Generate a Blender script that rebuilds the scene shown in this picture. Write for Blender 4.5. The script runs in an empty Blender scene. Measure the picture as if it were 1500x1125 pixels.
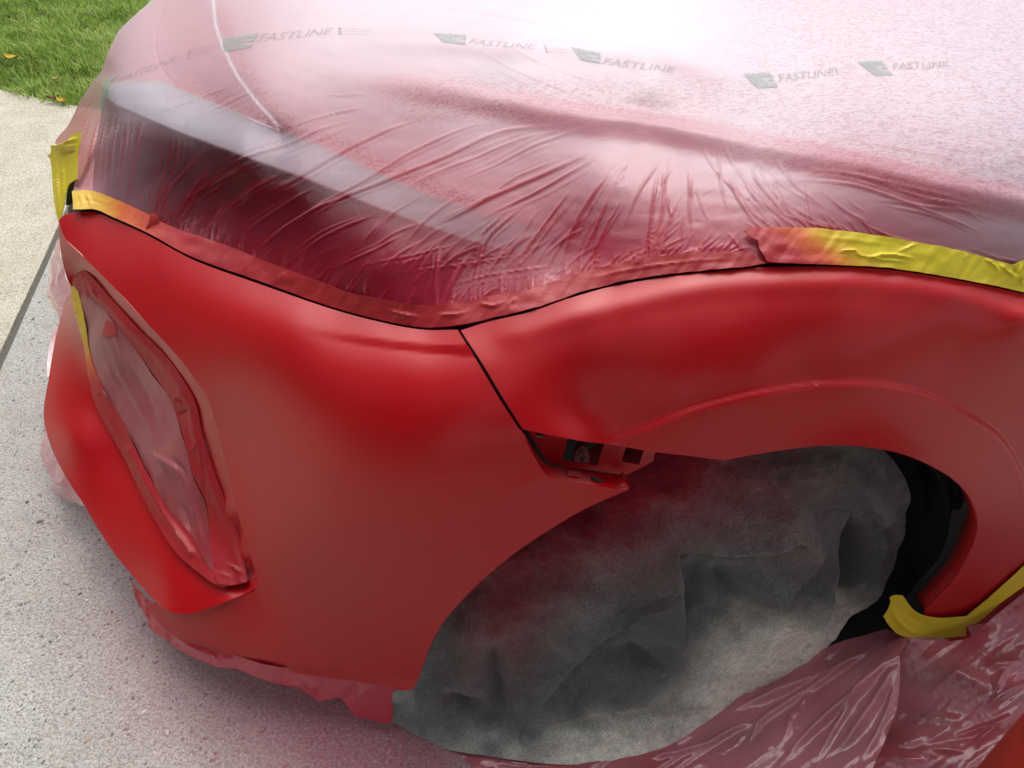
import bpy, bmesh, math, random
import numpy as np
from mathutils import Vector, geometry

random.seed(7)
rng = np.random.default_rng(7)
S = bpy.context.scene
COL = S.collection

# ------------------------------------------------------------------ camera, sky, sun, exposure
CAM_Z, PITCH, FPX = 1.35, math.radians(42.0), 1091.0
cam_d = bpy.data.cameras.new('camera')
cam = bpy.data.objects.new('camera', cam_d)
COL.objects.link(cam)
cam.location = (0, 0, CAM_Z)
cam.rotation_euler = (math.pi / 2 - PITCH, 0, 0)
cam_d.sensor_width = 36.0
cam_d.lens = 36.0 * FPX / 1500.0
cam_d.clip_start = 0.02
cam_d.clip_end = 400.0
S.camera = cam

SUN_EL, SUN_AZ = math.radians(53), math.radians(-4)      # azimuth clockwise from +Y
W = bpy.data.worlds.new('World')
S.world = W
W.use_nodes = True
wn, wl = W.node_tree.nodes, W.node_tree.links
wn.clear()
sky = wn.new('ShaderNodeTexSky')
sky.sky_type = 'NISHITA'
sky.sun_disc = False
sky.sun_elevation = SUN_EL
sky.sun_rotation = SUN_AZ
sky.air_density = 1.0
sky.dust_density = 4.0
hs = wn.new('ShaderNodeHueSaturation')
hs.inputs['Saturation'].default_value = 0.22
bgn = wn.new('ShaderNodeBackground')
bgn.inputs['Strength'].default_value = 0.15
wo = wn.new('ShaderNodeOutputWorld')
wl.new(sky.outputs[0], hs.inputs['Color'])
wl.new(hs.outputs[0], bgn.inputs['Color'])
wl.new(bgn.outputs[0], wo.inputs['Surface'])

sd = bpy.data.lights.new('sun', 'SUN')
sd.energy = 1.5
sd.angle = math.radians(80)
sd.color = (1.0, 0.97, 0.93)
sun = bpy.data.objects.new('sun', sd)
COL.objects.link(sun)
sv = Vector((math.sin(SUN_AZ) * math.cos(SUN_EL), math.cos(SUN_AZ) * math.cos(SUN_EL), math.sin(SUN_EL)))
sun.rotation_euler = sv.to_track_quat('Z', 'Y').to_euler()
sun.location = sv * 20

S.view_settings.view_transform = 'Standard'
S.view_settings.look = 'None'
S.view_settings.gamma = 1.0
S.view_settings.use_curve_mapping = False
S.view_settings.exposure = 0.58
S.cycles.transparent_max_bounces = 16
S.cycles.max_bounces = 8

# ------------------------------------------------------------------ survey helpers
# a sight line from where the photographer stood, met with a height (z) or with the car's side plane (s)
SP, CP = math.sin(PITCH), math.cos(PITCH)
YAW = 0.13


def sight(u, v):
    a = (np.asarray(u, float) - 750.0) / FPX
    b = (562.5 - np.asarray(v, float)) / FPX
    return a, CP + b * SP, -SP + b * CP


def dist(u, v, kind, val):
    dx, dy, dz = sight(u, v)
    if kind == 'z':
        return (val - CAM_Z) / dz
    if kind == 's':
        return (val - 0.33 * YAW) / (dy - YAW * dx)
    return val


def place(u, v, t):
    dx, dy, dz = sight(u, v)
    t = np.asarray(t, float)
    return np.stack([dx * t, dy * t, CAM_Z + dz * t], -1)


def at(u, v, kind='z', val=0.0):
    return Vector(place(u, v, dist(u, v, kind, val)))


class TPS:
    """smooth surface through scattered survey points"""

    def __init__(self, uv, val, lam=0.0):
        self.c = np.asarray(uv, float) / 400.0
        n = len(self.c)
        A = np.zeros((n + 3, n + 3))
        A[:n, :n] = self.k(self.c[:, None] - self.c[None]) + np.diag(np.broadcast_to(np.asarray(lam, float), n))
        A[:n, n] = 1
        A[:n, n + 1:] = self.c
        A[n:, :n] = A[:n, n:].T
        self.w = np.linalg.solve(A, np.concatenate([np.asarray(val, float), np.zeros(3)]))

    @staticmethod
    def k(d):
        r2 = (d ** 2).sum(-1)
        return 0.5 * r2 * np.log(r2 + 1e-12)

    def __call__(self, u, v):
        u = np.asarray(u, float)
        p = np.stack([u.ravel(), np.asarray(v, float).ravel()], -1) / 400.0
        out = np.empty(len(p))
        n = len(self.c)
        for i in range(0, len(p), 20000):
            q = p[i:i + 20000]
            out[i:i + 20000] = self.k(q[:, None] - self.c[None]) @ self.w[:n] + self.w[n] + q @ self.w[n + 1:]
        return out.reshape(u.shape)


class Surf:
    """a surveyed surface: list of (u, v, 'z'|'s'|'t', value)"""

    def __init__(self, pts, lam=2e-4):
        self.f = TPS([p[:2] for p in pts], [1.0 / dist(*p) for p in pts], lam)

    def t(self, u, v):
        return 1.0 / self.f(u, v)

    def pos(self, u, v, push=0.0):
        return place(u, v, self.t(u, v) + push)

    def normal(self, u, v):
        e = 1.5
        u, v = np.asarray(u, float), np.asarray(v, float)
        a = self.pos(u + e, v) - self.pos(u - e, v)
        b = self.pos(u, v - e) - self.pos(u, v + e)
        n = np.cross(a, b)
        n /= np.linalg.norm(n, axis=-1, keepdims=True) + 1e-12
        return n


def spl(pts, step=6.0, closed=False):
    """Catmull-Rom through points"""
    P = [np.array(p, float) for p in pts]
    if len(P) == 1:
        return [tuple(P[0])]
    if len(P) < 3:
        n = max(1, int(np.linalg.norm(P[1] - P[0]) / step))
        return [tuple(P[0] + (P[1] - P[0]) * k / n) for k in range(n + 1)]
    out = []
    m = len(P)
    rng_i = range(m) if closed else range(m - 1)
    for i in rng_i:
        p1, p2 = P[i], P[(i + 1) % m]
        p0 = P[i - 1] if (i > 0 or closed) else 2 * p1 - p2
        p3 = P[(i + 2) % m] if (i + 2 < m or closed) else 2 * p2 - p1
        n = max(1, int(np.linalg.norm(p2 - p1) / step))
        d1 = np.linalg.norm(p2 - p1) + 1e-9
        m1 = (p2 - p0) / (np.linalg.norm(p2 - p0) + 1e-9) * d1 * 0.95
        m2 = (p3 - p1) / (np.linalg.norm(p3 - p1) + 1e-9) * d1 * 0.95
        for k in range(n):
            s = k / n
            out.append(tuple((2 * s**3 - 3 * s**2 + 1) * p1 + (s**3 - 2 * s**2 + s) * m1 + (-2 * s**3 + 3 * s**2) * p2 + (s**3 - s**2) * m2))
    if not closed:
        out.append(tuple(P[-1]))
    return out


def outline(*segs, step=6.0):
    """closed outline from smooth segments that meet in corners"""
    out = []
    for s in segs:
        q = spl(s, step)
        if out and np.hypot(out[-1][0] - q[0][0], out[-1][1] - q[0][1]) < 0.5:
            q = q[1:]
        out += q
    if np.hypot(out[-1][0] - out[0][0], out[-1][1] - out[0][1]) < 0.5:
        out = out[:-1]
    return out


def line_d(u, v, line):
    """distance to a polyline, the fraction along it and the signed side"""
    L = np.asarray(line, float)
    a, b = L[:-1], L[1:]
    d = b - a
    ln = np.hypot(d[:, 0], d[:, 1]) + 1e-9
    cum = np.concatenate([[0], np.cumsum(ln)])
    p = np.stack([np.ravel(u), np.ravel(v)], -1).astype(float)
    best = np.full(len(p), 1e9)
    frac = np.zeros(len(p))
    side = np.zeros(len(p))
    for k in range(len(a)):
        q = p - a[k]
        s = np.clip((q @ d[k]) / ln[k]**2, 0, 1)
        r = q - s[:, None] * d[k]
        dd = np.hypot(r[:, 0], r[:, 1])
        m = dd < best
        best[m] = dd[m]
        frac[m] = (cum[k] + s[m] * ln[k]) / cum[-1]
        side[m] = np.sign(d[k][0] * q[m, 1] - d[k][1] * q[m, 0])
    sh = np.shape(u)
    return best.reshape(sh), frac.reshape(sh), side.reshape(sh)


def inside(poly, x, y):
    P = np.asarray(poly)
    x0, y0 = P[:, 0], P[:, 1]
    x1, y1 = np.roll(x0, -1), np.roll(y0, -1)
    r = np.zeros(len(x), bool)
    for a, b, c, d in zip(x0, y0, x1, y1):
        if b == d:
            continue
        cr = ((b > y) != (d > y)) & (x < (c - a) * (y - b) / (d - b) + a)
        r ^= cr
    return r


def fill(poly, step, holes=()):
    """triangulate an outline with holes on a hexagonal lattice: points n x 2, triangles"""
    P = np.asarray(poly, float)
    lo, hi = P.min(0), P.max(0)
    gx = np.arange(lo[0], hi[0], step)
    gy = np.arange(lo[1], hi[1], step * 0.87)
    X, Y = np.meshgrid(gx, gy)
    X[1::2] += step / 2
    X, Y = X.ravel(), Y.ravel()
    m = inside(poly, X, Y)
    for h in holes:
        m &= ~inside(h, X, Y)
    X, Y = X[m], Y[m]
    keep = np.ones(len(X), bool)
    rings = [poly] + list(holes)
    for ring in rings:
        R = np.asarray(ring, float)
        d, _, _ = line_d(X, Y, np.vstack([R, R[:1]]))
        keep &= d > step * 0.45
    X, Y = X[keep], Y[keep]
    pts, edges = [], []
    for ring in rings:
        o = len(pts)
        n = len(ring)
        pts += [Vector((float(p[0]), float(p[1]))) for p in ring]
        edges += [(o + i, o + (i + 1) % n) for i in range(n)]
    pts += [Vector((float(a), float(b))) for a, b in zip(X, Y)]
    r = geometry.delaunay_2d_cdt(pts, edges, [], 2, 1e-5)
    V = np.array([(p.x, p.y) for p in r[0]])
    T = np.array([f[:3] for f in r[2]])
    c = V[T].mean(1)
    ok = inside(poly, c[:, 0], c[:, 1])
    for h in holes:
        ok &= ~inside(h, c[:, 0], c[:, 1])
    return V, [tuple(int(i) for i in f) for f in T[ok]]


def mesh(name, V, Fc, mat=None, parent=None, smooth=True, attrs=None, kind=None):
    me = bpy.data.meshes.new(name)
    V = np.asarray(V, float)
    if parent is not None:
        V = V - np.array(parent_world(parent))
    me.from_pydata([tuple(p) for p in V], [], [tuple(f) for f in Fc])
    if smooth:
        me.polygons.foreach_set('use_smooth', [True] * len(me.polygons))
    for k, val in (attrs or {}).items():
        a = me.attributes.new(k, 'FLOAT', 'POINT')
        a.data.foreach_set('value', np.asarray(val, np.float32))
    if mat:
        me.materials.append(mat)
    me.update()
    o = bpy.data.objects.new(name, me)
    COL.objects.link(o)
    if parent is not None:
        o.parent = parent
    if kind:
        o['kind'] = kind
    return o


def parent_world(p):
    v = Vector((0, 0, 0))
    while p is not None:
        v = v + Vector(p.location)
        p = p.parent
    return v


def tag(o, label, cat, group=None):
    o['label'] = label
    o['category'] = cat
    if group:
        o['group'] = group
    return o


def thing(name, label, cat, loc=(0, 0, 0), group=None):
    o = bpy.data.objects.new(name, None)
    o.empty_display_size = 0.05
    COL.objects.link(o)
    o.location = loc
    return tag(o, label, cat, group)


def thick(o, th, offset=-1.0):
    m = o.modifiers.new('thickness', 'SOLIDIFY')
    m.thickness = th
    m.offset = offset
    m.use_even_offset = False
    if offset < 0:
        e = o.modifiers.new('crisp_edges', 'EDGE_SPLIT')
        e.split_angle = math.radians(50)
    return o


def sheet(name, poly, surf, step=8, mat=None, parent=None, holes=(), push=0.0, disp=None, th=0.0, attrs=None, sub=False):
    """a panel that follows a surveyed surface inside an outline"""
    V2, Fc = fill(poly, step, holes)
    u, v = V2[:, 0], V2[:, 1]
    X = surf.pos(u, v, push)
    if disp is not None:
        X = X + surf.normal(u, v) * np.asarray(disp(u, v))[:, None]
    f0 = np.array(Fc)
    n = np.cross(X[f0[:, 1]] - X[f0[:, 0]], X[f0[:, 2]] - X[f0[:, 0]])
    c = X[f0[:, 0]] - np.array([0, 0, CAM_Z])
    if (n * c).sum() > 0:
        Fc = [tuple(reversed(f)) for f in Fc]
    at_ = {k: (f(u, v) if callable(f) else np.full(len(u), f)) for k, f in (attrs or {}).items()}
    o = mesh(name, X, Fc, mat, parent, attrs=at_)
    if th:
        thick(o, th)
    return o


def sst(e0, e1, x):
    t = np.clip((np.asarray(x, float) - e0) / (e1 - e0), 0, 1)
    return t * t * (3 - 2 * t)


class VNoise:
    """value noise on the plane, for crumples"""

    def __init__(self, seed):
        self.g = np.random.default_rng(seed).random((256, 256)) * 2 - 1

    def __call__(self, x, y):
        x, y = np.asarray(x, float), np.asarray(y, float)
        i, j = np.floor(x).astype(int), np.floor(y).astype(int)
        fx, fy = x - i, y - j
        fx, fy = fx * fx * (3 - 2 * fx), fy * fy * (3 - 2 * fy)
        g = lambda a, b: self.g[a % 256, b % 256]
        return (g(i, j) * (1 - fx) + g(i + 1, j) * fx) * (1 - fy) + (g(i, j + 1) * (1 - fx) + g(i + 1, j + 1) * fx) * fy


NA, NB, NC = VNoise(1), VNoise(2), VNoise(3)


def ridges(u, v, lines, fw=.85, fh=.85):
    """height of folds: lines of (points, half-width px, height m, taper)"""
    h = np.zeros(len(u))
    for pts, w, a, *opt in lines:
        L = spl(pts, 10)
        A = np.asarray(L)
        w, a = w * fw, a * fh
        m = (u > A[:, 0].min() - 4 * w) & (u < A[:, 0].max() + 4 * w) & (v > A[:, 1].min() - 4 * w) & (v < A[:, 1].max() + 4 * w)
        if not m.any():
            continue
        d, f, sd_ = line_d(u[m], v[m], L)
        mode = opt[0] if opt else 'both'
        if mode == 'both':
            tp = sst(0, .35, f) * sst(1, .6, f)
        elif mode == 'soft':
            tp = sst(0, .3, f)
        elif mode == 'start':      # strongest at the first point
            tp = sst(1, .1, f)
        else:
            tp = 1.0
        k = a * tp * np.exp(-(d / w)**2)
        if mode == 'start':
            h[m] = np.maximum(h[m], k)
        else:
            h[m] += k
    return h


# ------------------------------------------------------------------ materials
def mat_new(name):
    m = bpy.data.materials.new(name)
    m.use_nodes = True
    nt = m.node_tree
    nt.nodes.clear()
    return m, nt.nodes, nt.links


def nd(ns, t, **kw):
    n = ns.new(t)
    for k, v in kw.items():
        if k in n.inputs:
            n.inputs[k].default_value = v
        else:
            setattr(n, k, v)
    return n


def ramp(ns, stops):
    r = ns.new('ShaderNodeValToRGB')
    el = r.color_ramp.elements
    while len(el) < len(stops):
        el.new(0.5)
    for e, (p, c) in zip(el, stops):
        e.position = p
        e.color = (*c, 1) if len(c) == 3 else c
    return r


def mixc(ns, ls, fac, a, b, bt='MIX'):
    m = ns.new('ShaderNodeMix')
    m.data_type = 'RGBA'
    m.blend_type = bt
    for s, x in ((0, fac), (6, a), (7, b)):
        if hasattr(x, 'is_linked'):
            ls.new(x, m.inputs[s])
        elif s == 0:
            m.inputs[0].default_value = x
        else:
            m.inputs[s].default_value = (*x, 1)
    return m.outputs[2]


def mth(ns, ls, op, a, b=None, c=None, clamp=False):
    m = ns.new('ShaderNodeMath')
    m.operation = op
    m.use_clamp = clamp
    for i, x in enumerate((a, b, c)):
        if x is None:
            continue
        if hasattr(x, 'is_linked'):
            ls.new(x, m.inputs[i])
        else:
            m.inputs[i].default_value = x
    return m.outputs[0]


def noise(ns, ls, scale, detail=3, rough=.55, vec=None, dist_=0.0):
    n = ns.new('ShaderNodeTexNoise')
    n.inputs['Scale'].default_value = scale
    n.inputs['Detail'].default_value = detail
    n.inputs['Roughness'].default_value = rough
    n.inputs['Distortion'].default_value = dist_
    if vec is not None:
        ls.new(vec, n.inputs['Vector'])
    return n


def wpos(ns):
    return ns.new('ShaderNodeNewGeometry').outputs['Position']


def attr(ns, name):
    a = ns.new('ShaderNodeAttribute')
    a.attribute_name = name
    return a.outputs['Fac']


def bump(ns, ls, h, strength, distance=0.001, normal=None):
    b = ns.new('ShaderNodeBump')
    b.inputs['Strength'].default_value = strength
    b.inputs['Distance'].default_value = distance
    ls.new(h, b.inputs['Height'])
    if normal is not None:
        ls.new(normal, b.inputs['Normal'])
    return b.outputs[0]


def finish(m, ns, ls, shader):
    o = ns.new('ShaderNodeOutputMaterial')
    ls.new(shader, o.inputs['Surface'])
    return m


def principled(ns, **kw):
    p = ns.new('ShaderNodeBsdfPrincipled')
    for k, v in kw.items():
        k = k.replace('_', ' ')
        if isinstance(v, tuple) and len(v) == 3:
            v = (*v, 1)
        p.inputs[k].default_value = v
    return p


def simple(name, col, rough=.5, spec=.5, nscale=0, nstr=.2, var=.15):
    m, ns, ls = mat_new(name)
    p = principled(ns, Roughness=rough, Specular_IOR_Level=spec)
    g = wpos(ns)
    n = noise(ns, ls, nscale or 40, 4, .6, g)
    c = mixc(ns, ls, n.outputs['Fac'], tuple(x * (1 - var) for x in col), tuple(min(1, x * (1 + var)) for x in col))
    ls.new(c, p.inputs['Base Color'])
    if nscale:
        ls.new(bump(ns, ls, n.outputs['Fac'], nstr, .002), p.inputs['Normal'])
    return finish(m, ns, ls, p.outputs[0])


def make_paint(name='red_paint', col=(.40, .003, .007)):
    m, ns, ls = mat_new(name)
    p = principled(ns, Roughness=.34, Specular_IOR_Level=.32, Coat_Weight=.1, Coat_Roughness=.2)
    g = wpos(ns)
    n1 = noise(ns, ls, 5, 3, .5, g)
    c = mixc(ns, ls, n1.outputs['Fac'], tuple(x * .92 for x in col), tuple(x * 1.08 for x in col))
    ls.new(c, p.inputs['Base Color'])
    nd_ = noise(ns, ls, 520, 3, .7, g)
    rd = ramp(ns, [(.30, (.86, .86, .86)), (.5, (1, 1, 1)), (.72, (1.12, 1.12, 1.12))])
    ls.new(nd_.outputs['Fac'], rd.inputs[0])
    ls.new(mixc(ns, ls, 1.0, c, rd.outputs[0], 'MULTIPLY'), p.inputs['Base Color'])
    r = mth(ns, ls, 'MULTIPLY_ADD', n1.outputs['Fac'], .08, .28)
    ls.new(r, p.inputs['Roughness'])
    n2 = noise(ns, ls, 900, 2, .5, g)
    n3 = noise(ns, ls, 9, 2, .5, g)
    b0 = bump(ns, ls, n3.outputs['Fac'], .12, .004)
    ls.new(bump(ns, ls, n2.outputs['Fac'], .12, .0004, b0), p.inputs['Normal'])
    return finish(m, ns, ls, p.outputs[0])


def make_film(name, pale=(.66, .57, .645), red=(.46, .018, .05), gloss=.62, rgh=.2):
    """thin plastic sheet: sees through, with dried overspray on it (attribute spray) and a cloudiness (attribute haze)"""
    m, ns, ls = mat_new(name)
    g = wpos(ns)
    sp, hz = attr(ns, 'spray'), attr(ns, 'cloud')
    nl = noise(ns, ls, 14, 4, .6, g)
    mm = ns.new('ShaderNodeMapping')
    mm.inputs['Scale'].default_value = (.6, 1.3, 1.0)
    mm.inputs['Rotation'].default_value = (0, 0, .5)
    ls.new(g, mm.inputs['Vector'])
    nf = noise(ns, ls, 190, 3, .65, mm.outputs[0], 1.2)
    fl = attr(ns, 'fleck')
    spn = mth(ns, ls, 'ADD', sp, mth(ns, ls, 'MULTIPLY_ADD', nl.outputs['Fac'], .16, -.08), clamp=True)
    flk = ramp(ns, [(.50, (0, 0, 0)), (.58, (1, 1, 1))])
    ls.new(nf.outputs['Fac'], flk.inputs[0])
    flm = mth(ns, ls, 'MULTIPLY', flk.outputs[0], fl)
    spn = mth(ns, ls, 'MULTIPLY_ADD', flm, .22, spn, clamp=True)
    col = mixc(ns, ls, spn, pale, red)
    cl = mth(ns, ls, 'MULTIPLY_ADD', flm, -.22, hz)
    cl = mth(ns, ls, 'ADD', cl, mth(ns, ls, 'MULTIPLY_ADD', nl.outputs['Fac'], .18, -.09), clamp=True)
    # fine crinkle
    nw = noise(ns, ls, 60, 4, .6, g, .6)
    nw2 = noise(ns, ls, 420, 2, .5, g)
    b = bump(ns, ls, nw.outputs['Fac'], .22, .003)
    b = bump(ns, ls, nw2.outputs['Fac'], .16, .0006, b)
    d = ns.new('ShaderNodeBsdfDiffuse')
    tr = ns.new('ShaderNodeBsdfTranslucent')
    ls.new(col, d.inputs['Color'])
    ls.new(col, tr.inputs['Color'])
    ls.new(b, d.inputs['Normal'])
    ls.new(b, tr.inputs['Normal'])
    dm = ns.new('ShaderNodeMixShader')
    dm.inputs[0].default_value = .25
    ls.new(d.outputs[0], dm.inputs[1])
    ls.new(tr.outputs[0], dm.inputs[2])
    tp = ns.new('ShaderNodeBsdfTransparent')
    tint = mixc(ns, ls, spn, (.97, .90, .94), (.78, .10, .15))
    ls.new(tint, tp.inputs['Color'])
    m1 = ns.new('ShaderNodeMixShader')
    ls.new(cl, m1.inputs[0])
    ls.new(tp.outputs[0], m1.inputs[1])
    ls.new(dm.outputs[0], m1.inputs[2])
    gl = ns.new('ShaderNodeBsdfGlossy')
    gl.inputs['Roughness'].default_value = rgh
    gl.inputs['Color'].default_value = (1, .97, .98, 1)
    ls.new(b, gl.inputs['Normal'])
    fr = ns.new('ShaderNodeFresnel')
    fr.inputs['IOR'].default_value = 1.5
    ls.new(b, fr.inputs['Normal'])
    frm = mth(ns, ls, 'MULTIPLY', fr.outputs[0], gloss, clamp=True)
    m2 = ns.new('ShaderNodeMixShader')
    ls.new(frm, m2.inputs[0])
    ls.new(m1.outputs[0], m2.inputs[1])
    ls.new(gl.outputs[0], m2.inputs[2])
    return finish(m, ns, ls, m2.outputs[0])


def make_tape(name):
    """crepe masking tape, yellow where no paint fell, red where it did (attribute spray)"""
    m, ns, ls = mat_new(name)
    g = wpos(ns)
    sp = attr(ns, 'spray')
    n1 = noise(ns, ls, 30, 4, .6, g)
    s2 = mth(ns, ls, 'ADD', sp, mth(ns, ls, 'MULTIPLY_ADD', n1.outputs['Fac'], .2, -.1), clamp=True)
    r = ramp(ns, [(0, (.62, .50, .015)), (.28, (.60, .36, .015)), (.55, (.55, .10, .02)), (.85, (.36, .010, .018)), (1, (.31, .007, .013))])
    ls.new(s2, r.inputs[0])
    p = principled(ns, Roughness=.5, Specular_IOR_Level=.4)
    ls.new(r.outputs[0], p.inputs['Base Color'])
    n2 = noise(ns, ls, 350, 3, .6, g, .4)
    n3 = noise(ns, ls, 45, 3, .6, g, .8)
    b = bump(ns, ls, n3.outputs['Fac'], .35, .003)
    ls.new(bump(ns, ls, n2.outputs['Fac'], .2, .0008, b), p.inputs['Normal'])
    return finish(m, ns, ls, p.outputs[0])


def make_concrete(name, warm):
    m, ns, ls = mat_new(name)
    g = wpos(ns)
    p = principled(ns, Roughness=.88, Specular_IOR_Level=.25)
    v1 = nd(ns, 'ShaderNodeTexVoronoi', Scale=170.0, Randomness=1.0)
    ls.new(g, v1.inputs['Vector'])
    v2 = nd(ns, 'ShaderNodeTexVoronoi', Scale=260.0)
    ls.new(g, v2.inputs['Vector'])
    n1 = noise(ns, ls, 7, 5, .6, g)
    n2 = noise(ns, ls, 210, 5, .75, g)
    hsv = ns.new('ShaderNodeSeparateColor')
    ls.new(v1.outputs['Color'], hsv.inputs[0])
    if warm:
        st = [(0, (.30, .29, .26)), (.12, (.42, .38, .30)), (.35, (.56, .51, .40)), (.7, (.62, .58, .47)), (.9, (.66, .63, .55)), (1, (.48, .36, .22))]
    else:
        st = [(0, (.16, .16, .155)), (.05, (.34, .33, .31)), (.2, (.37, .365, .34)), (.6, (.45, .44, .42)), (.88, (.53, .52, .50)), (.97, (.47, .39, .29)), (1, (.50, .44, .34))]
    rp = ramp(ns, st)
    ls.new(hsv.outputs[0], rp.inputs[0])
    # cement between the stones
    ed = nd(ns, 'ShaderNodeTexVoronoi', feature='DISTANCE_TO_EDGE', Scale=170.0)
    ls.new(g, ed.inputs['Vector'])
    er = ramp(ns, [(.02, (1, 1, 1)), (.16, (0, 0, 0))])
    ls.new(ed.outputs['Distance'], er.inputs[0])
    cem = mixc(ns, ls, n2.outputs['Fac'], (.30, .29, .27) if not warm else (.36, .33, .27), (.66, .65, .62) if not warm else (.70, .66, .56))
    c = mixc(ns, ls, er.outputs[0], rp.outputs[0], cem)
    nz = ramp(ns, [(.36, (.50, .50, .50)), (.53, (1.04, 1.04, 1.04))])
    ls.new(n2.outputs['Fac'], nz.inputs[0])
    c = mixc(ns, ls, 1.0, c, nz.outputs[0], 'MULTIPLY')
    nb = ramp(ns, [(.3, (.84, .83, .80)), (.7, (1.06, 1.06, 1.06))])
    ls.new(n1.outputs['Fac'], nb.inputs[0])
    c = mixc(ns, ls, 1.0, c, nb.outputs[0], 'MULTIPLY')
    sp = attr(ns, 'spray')
    n4 = noise(ns, ls, 160, 3, .7, g)
    s2 = mth(ns, ls, 'MULTIPLY', sp, mth(ns, ls, 'MULTIPLY_ADD', n4.outputs['Fac'], 1.5, .25), clamp=True)
    c = mixc(ns, ls, s2, c, (.27, .085, .12))
    ls.new(c, p.inputs['Base Color'])
    h = mth(ns, ls, 'ADD', ed.outputs['Distance'], mth(ns, ls, 'MULTIPLY', n2.outputs['Fac'], .5))
    ls.new(bump(ns, ls, h, .75, .004), p.inputs['Normal'])
    return finish(m, ns, ls, p.outputs[0])


def make_fabric(name):
    m, ns, ls = mat_new(name)
    g = wpos(ns)
    p = principled(ns, Roughness=.95, Specular_IOR_Level=.12, Sheen_Weight=.25, Sheen_Roughness=.5)
    n1 = noise(ns, ls, 20, 8, .74, g, .5)
    n2 = noise(ns, ls, 420, 4, .75, g)
    n3 = noise(ns, ls, 60, 4, .7, g)
    r = ramp(ns, [(.30, (.060, .063, .064)), (.5, (.120, .124, .126)), (.70, (.22, .223, .225))])
    ls.new(n1.outputs['Fac'], r.inputs[0])
    dirt = attr(ns, 'dust')
    d2 = mth(ns, ls, 'MULTIPLY', dirt, mth(ns, ls, 'MULTIPLY_ADD', n3.outputs['Fac'], 1.6, .1), clamp=True)
    tn = attr(ns, 'stain_shade')  # charcoal stains together with fold shade put into the colour
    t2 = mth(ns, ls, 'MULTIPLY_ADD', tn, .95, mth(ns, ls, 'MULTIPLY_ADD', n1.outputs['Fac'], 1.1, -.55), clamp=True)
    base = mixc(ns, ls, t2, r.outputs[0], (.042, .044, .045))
    c = mixc(ns, ls, d2, base, (.78, .75, .66))
    sp = attr(ns, 'spray')
    s2 = mth(ns, ls, 'MULTIPLY', sp, mth(ns, ls, 'MULTIPLY_ADD', n3.outputs['Fac'], .7, .72), clamp=True)
    c = mixc(ns, ls, s2, c, (.17, .004, .013))
    f = ramp(ns, [(.36, (.62, .62, .62)), (.5, (.98, .98, .98)), (.66, (1.5, 1.5, 1.5))])
    ls.new(n2.outputs['Fac'], f.inputs[0])
    c = mixc(ns, ls, 1.0, c, f.outputs[0], 'MULTIPLY')
    ls.new(c, p.inputs['Base Color'])
    b = bump(ns, ls, n3.outputs['Fac'], .5, .005)
    ls.new(bump(ns, ls, n2.outputs['Fac'], .7, .0015, b), p.inputs['Normal'])
    return finish(m, ns, ls, p.outputs[0])


M_PAINT = make_paint()
M_FILM = make_film('hood_film')
M_SKIRT = make_film('skirt_film', pale=(.86, .40, .46), red=(.48, .02, .045), gloss=1.4, rgh=.16)
M_MASKF = make_film('intake_film', pale=(.62, .34, .34), red=(.34, .03, .042), gloss=.5, rgh=.35)
M_TAPE = make_tape('crepe_tape')
M_CONC = make_concrete('aggregate_grey', False)
M_CONCW = make_concrete('aggregate_beige', True)
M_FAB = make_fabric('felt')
M_HOODP = simple('hood_paint', (.46, .035, .075), .3, .5)
M_TRIM = simple('lamp_trim_grey', (.20, .17, .22), .4, .5)
M_LENS = simple('lamp_lens_dark', (.06, .010, .022), .45, .4)
M_BLACK = simple('black_plastic', (.012, .013, .014), .75, .3, 60, .4, .4)
M_FLANGE = simple('grey_black_flange', (.03, .032, .031), .7, .3, 120, .4, .35)


def make_ink(name, col, alpha):
    m, ns, ls = mat_new(name)
    g = wpos(ns)
    n = noise(ns, ls, 260, 3, .6, g)
    a = mth(ns, ls, 'MULTIPLY_ADD', n.outputs['Fac'], .5, alpha - .25, clamp=True)
    p = principled(ns, Roughness=.4, Base_Color=col)
    t = ns.new('ShaderNodeBsdfTransparent')
    x = ns.new('ShaderNodeMixShader')
    ls.new(a, x.inputs[0])
    ls.new(t.outputs[0], x.inputs[1])
    ls.new(p.outputs[0], x.inputs[2])
    return finish(m, ns, ls, x.outputs[0])


M_INK = make_ink('green_print_ink', (.20, .28, .25), .47)
M_INKD = make_ink('dark_print_ink', (.13, .16, .145), .35)
M_BUCKET = simple('red_plastic', (.55, .035, .015), .45, .4, 300, .15, .2)
M_PLUG = simple('dark_red_plastic', (.11, .012, .014), .5, .3)
M_LEAFY = simple('yellow_leaf', (.65, .42, .05), .6, .3, 90, .4, .2)
M_LEAFD = simple('brown_leaf', (.10, .055, .02), .7, .3, 90, .4, .3)
M_JOINT = simple('joint_dirt', (.12, .115, .10), .95, .1, 200, .6, .5)
M_SOIL = simple('soil_green', (.09, .13, .035), .95, .1, 30, .6, .4)

# ------------------------------------------------------------------ the ground
JA = np.array(at(0, 530))[:2]
JB = np.array(at(90, 330))[:2]
JD = (JB - JA) / np.linalg.norm(JB - JA)
JN = np.array([JD[1], -JD[0]])            # towards +x
EDGE = spl([(-9, 4.6), (-5, 4.15), (-3.4, 3.95), (-2.48, 3.63), (-2.04, 3.43), (-1.4, 3.3), (0, 3.4), (3, 3.7), (9, 4.2)], .15)
NOSE_LINE = [tuple(np.array(at(u, v, 'z', z))[:2]) for u, v, z in
             [(96, 439, .3), (71, 556, .19), (66, 624, .155), (107, 716, .14), (160, 800, .135), (228, 881, .13), (270, 931, .13), (391, 967, .15), (500, 981, .15), (612, 995, .16)]]


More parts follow.
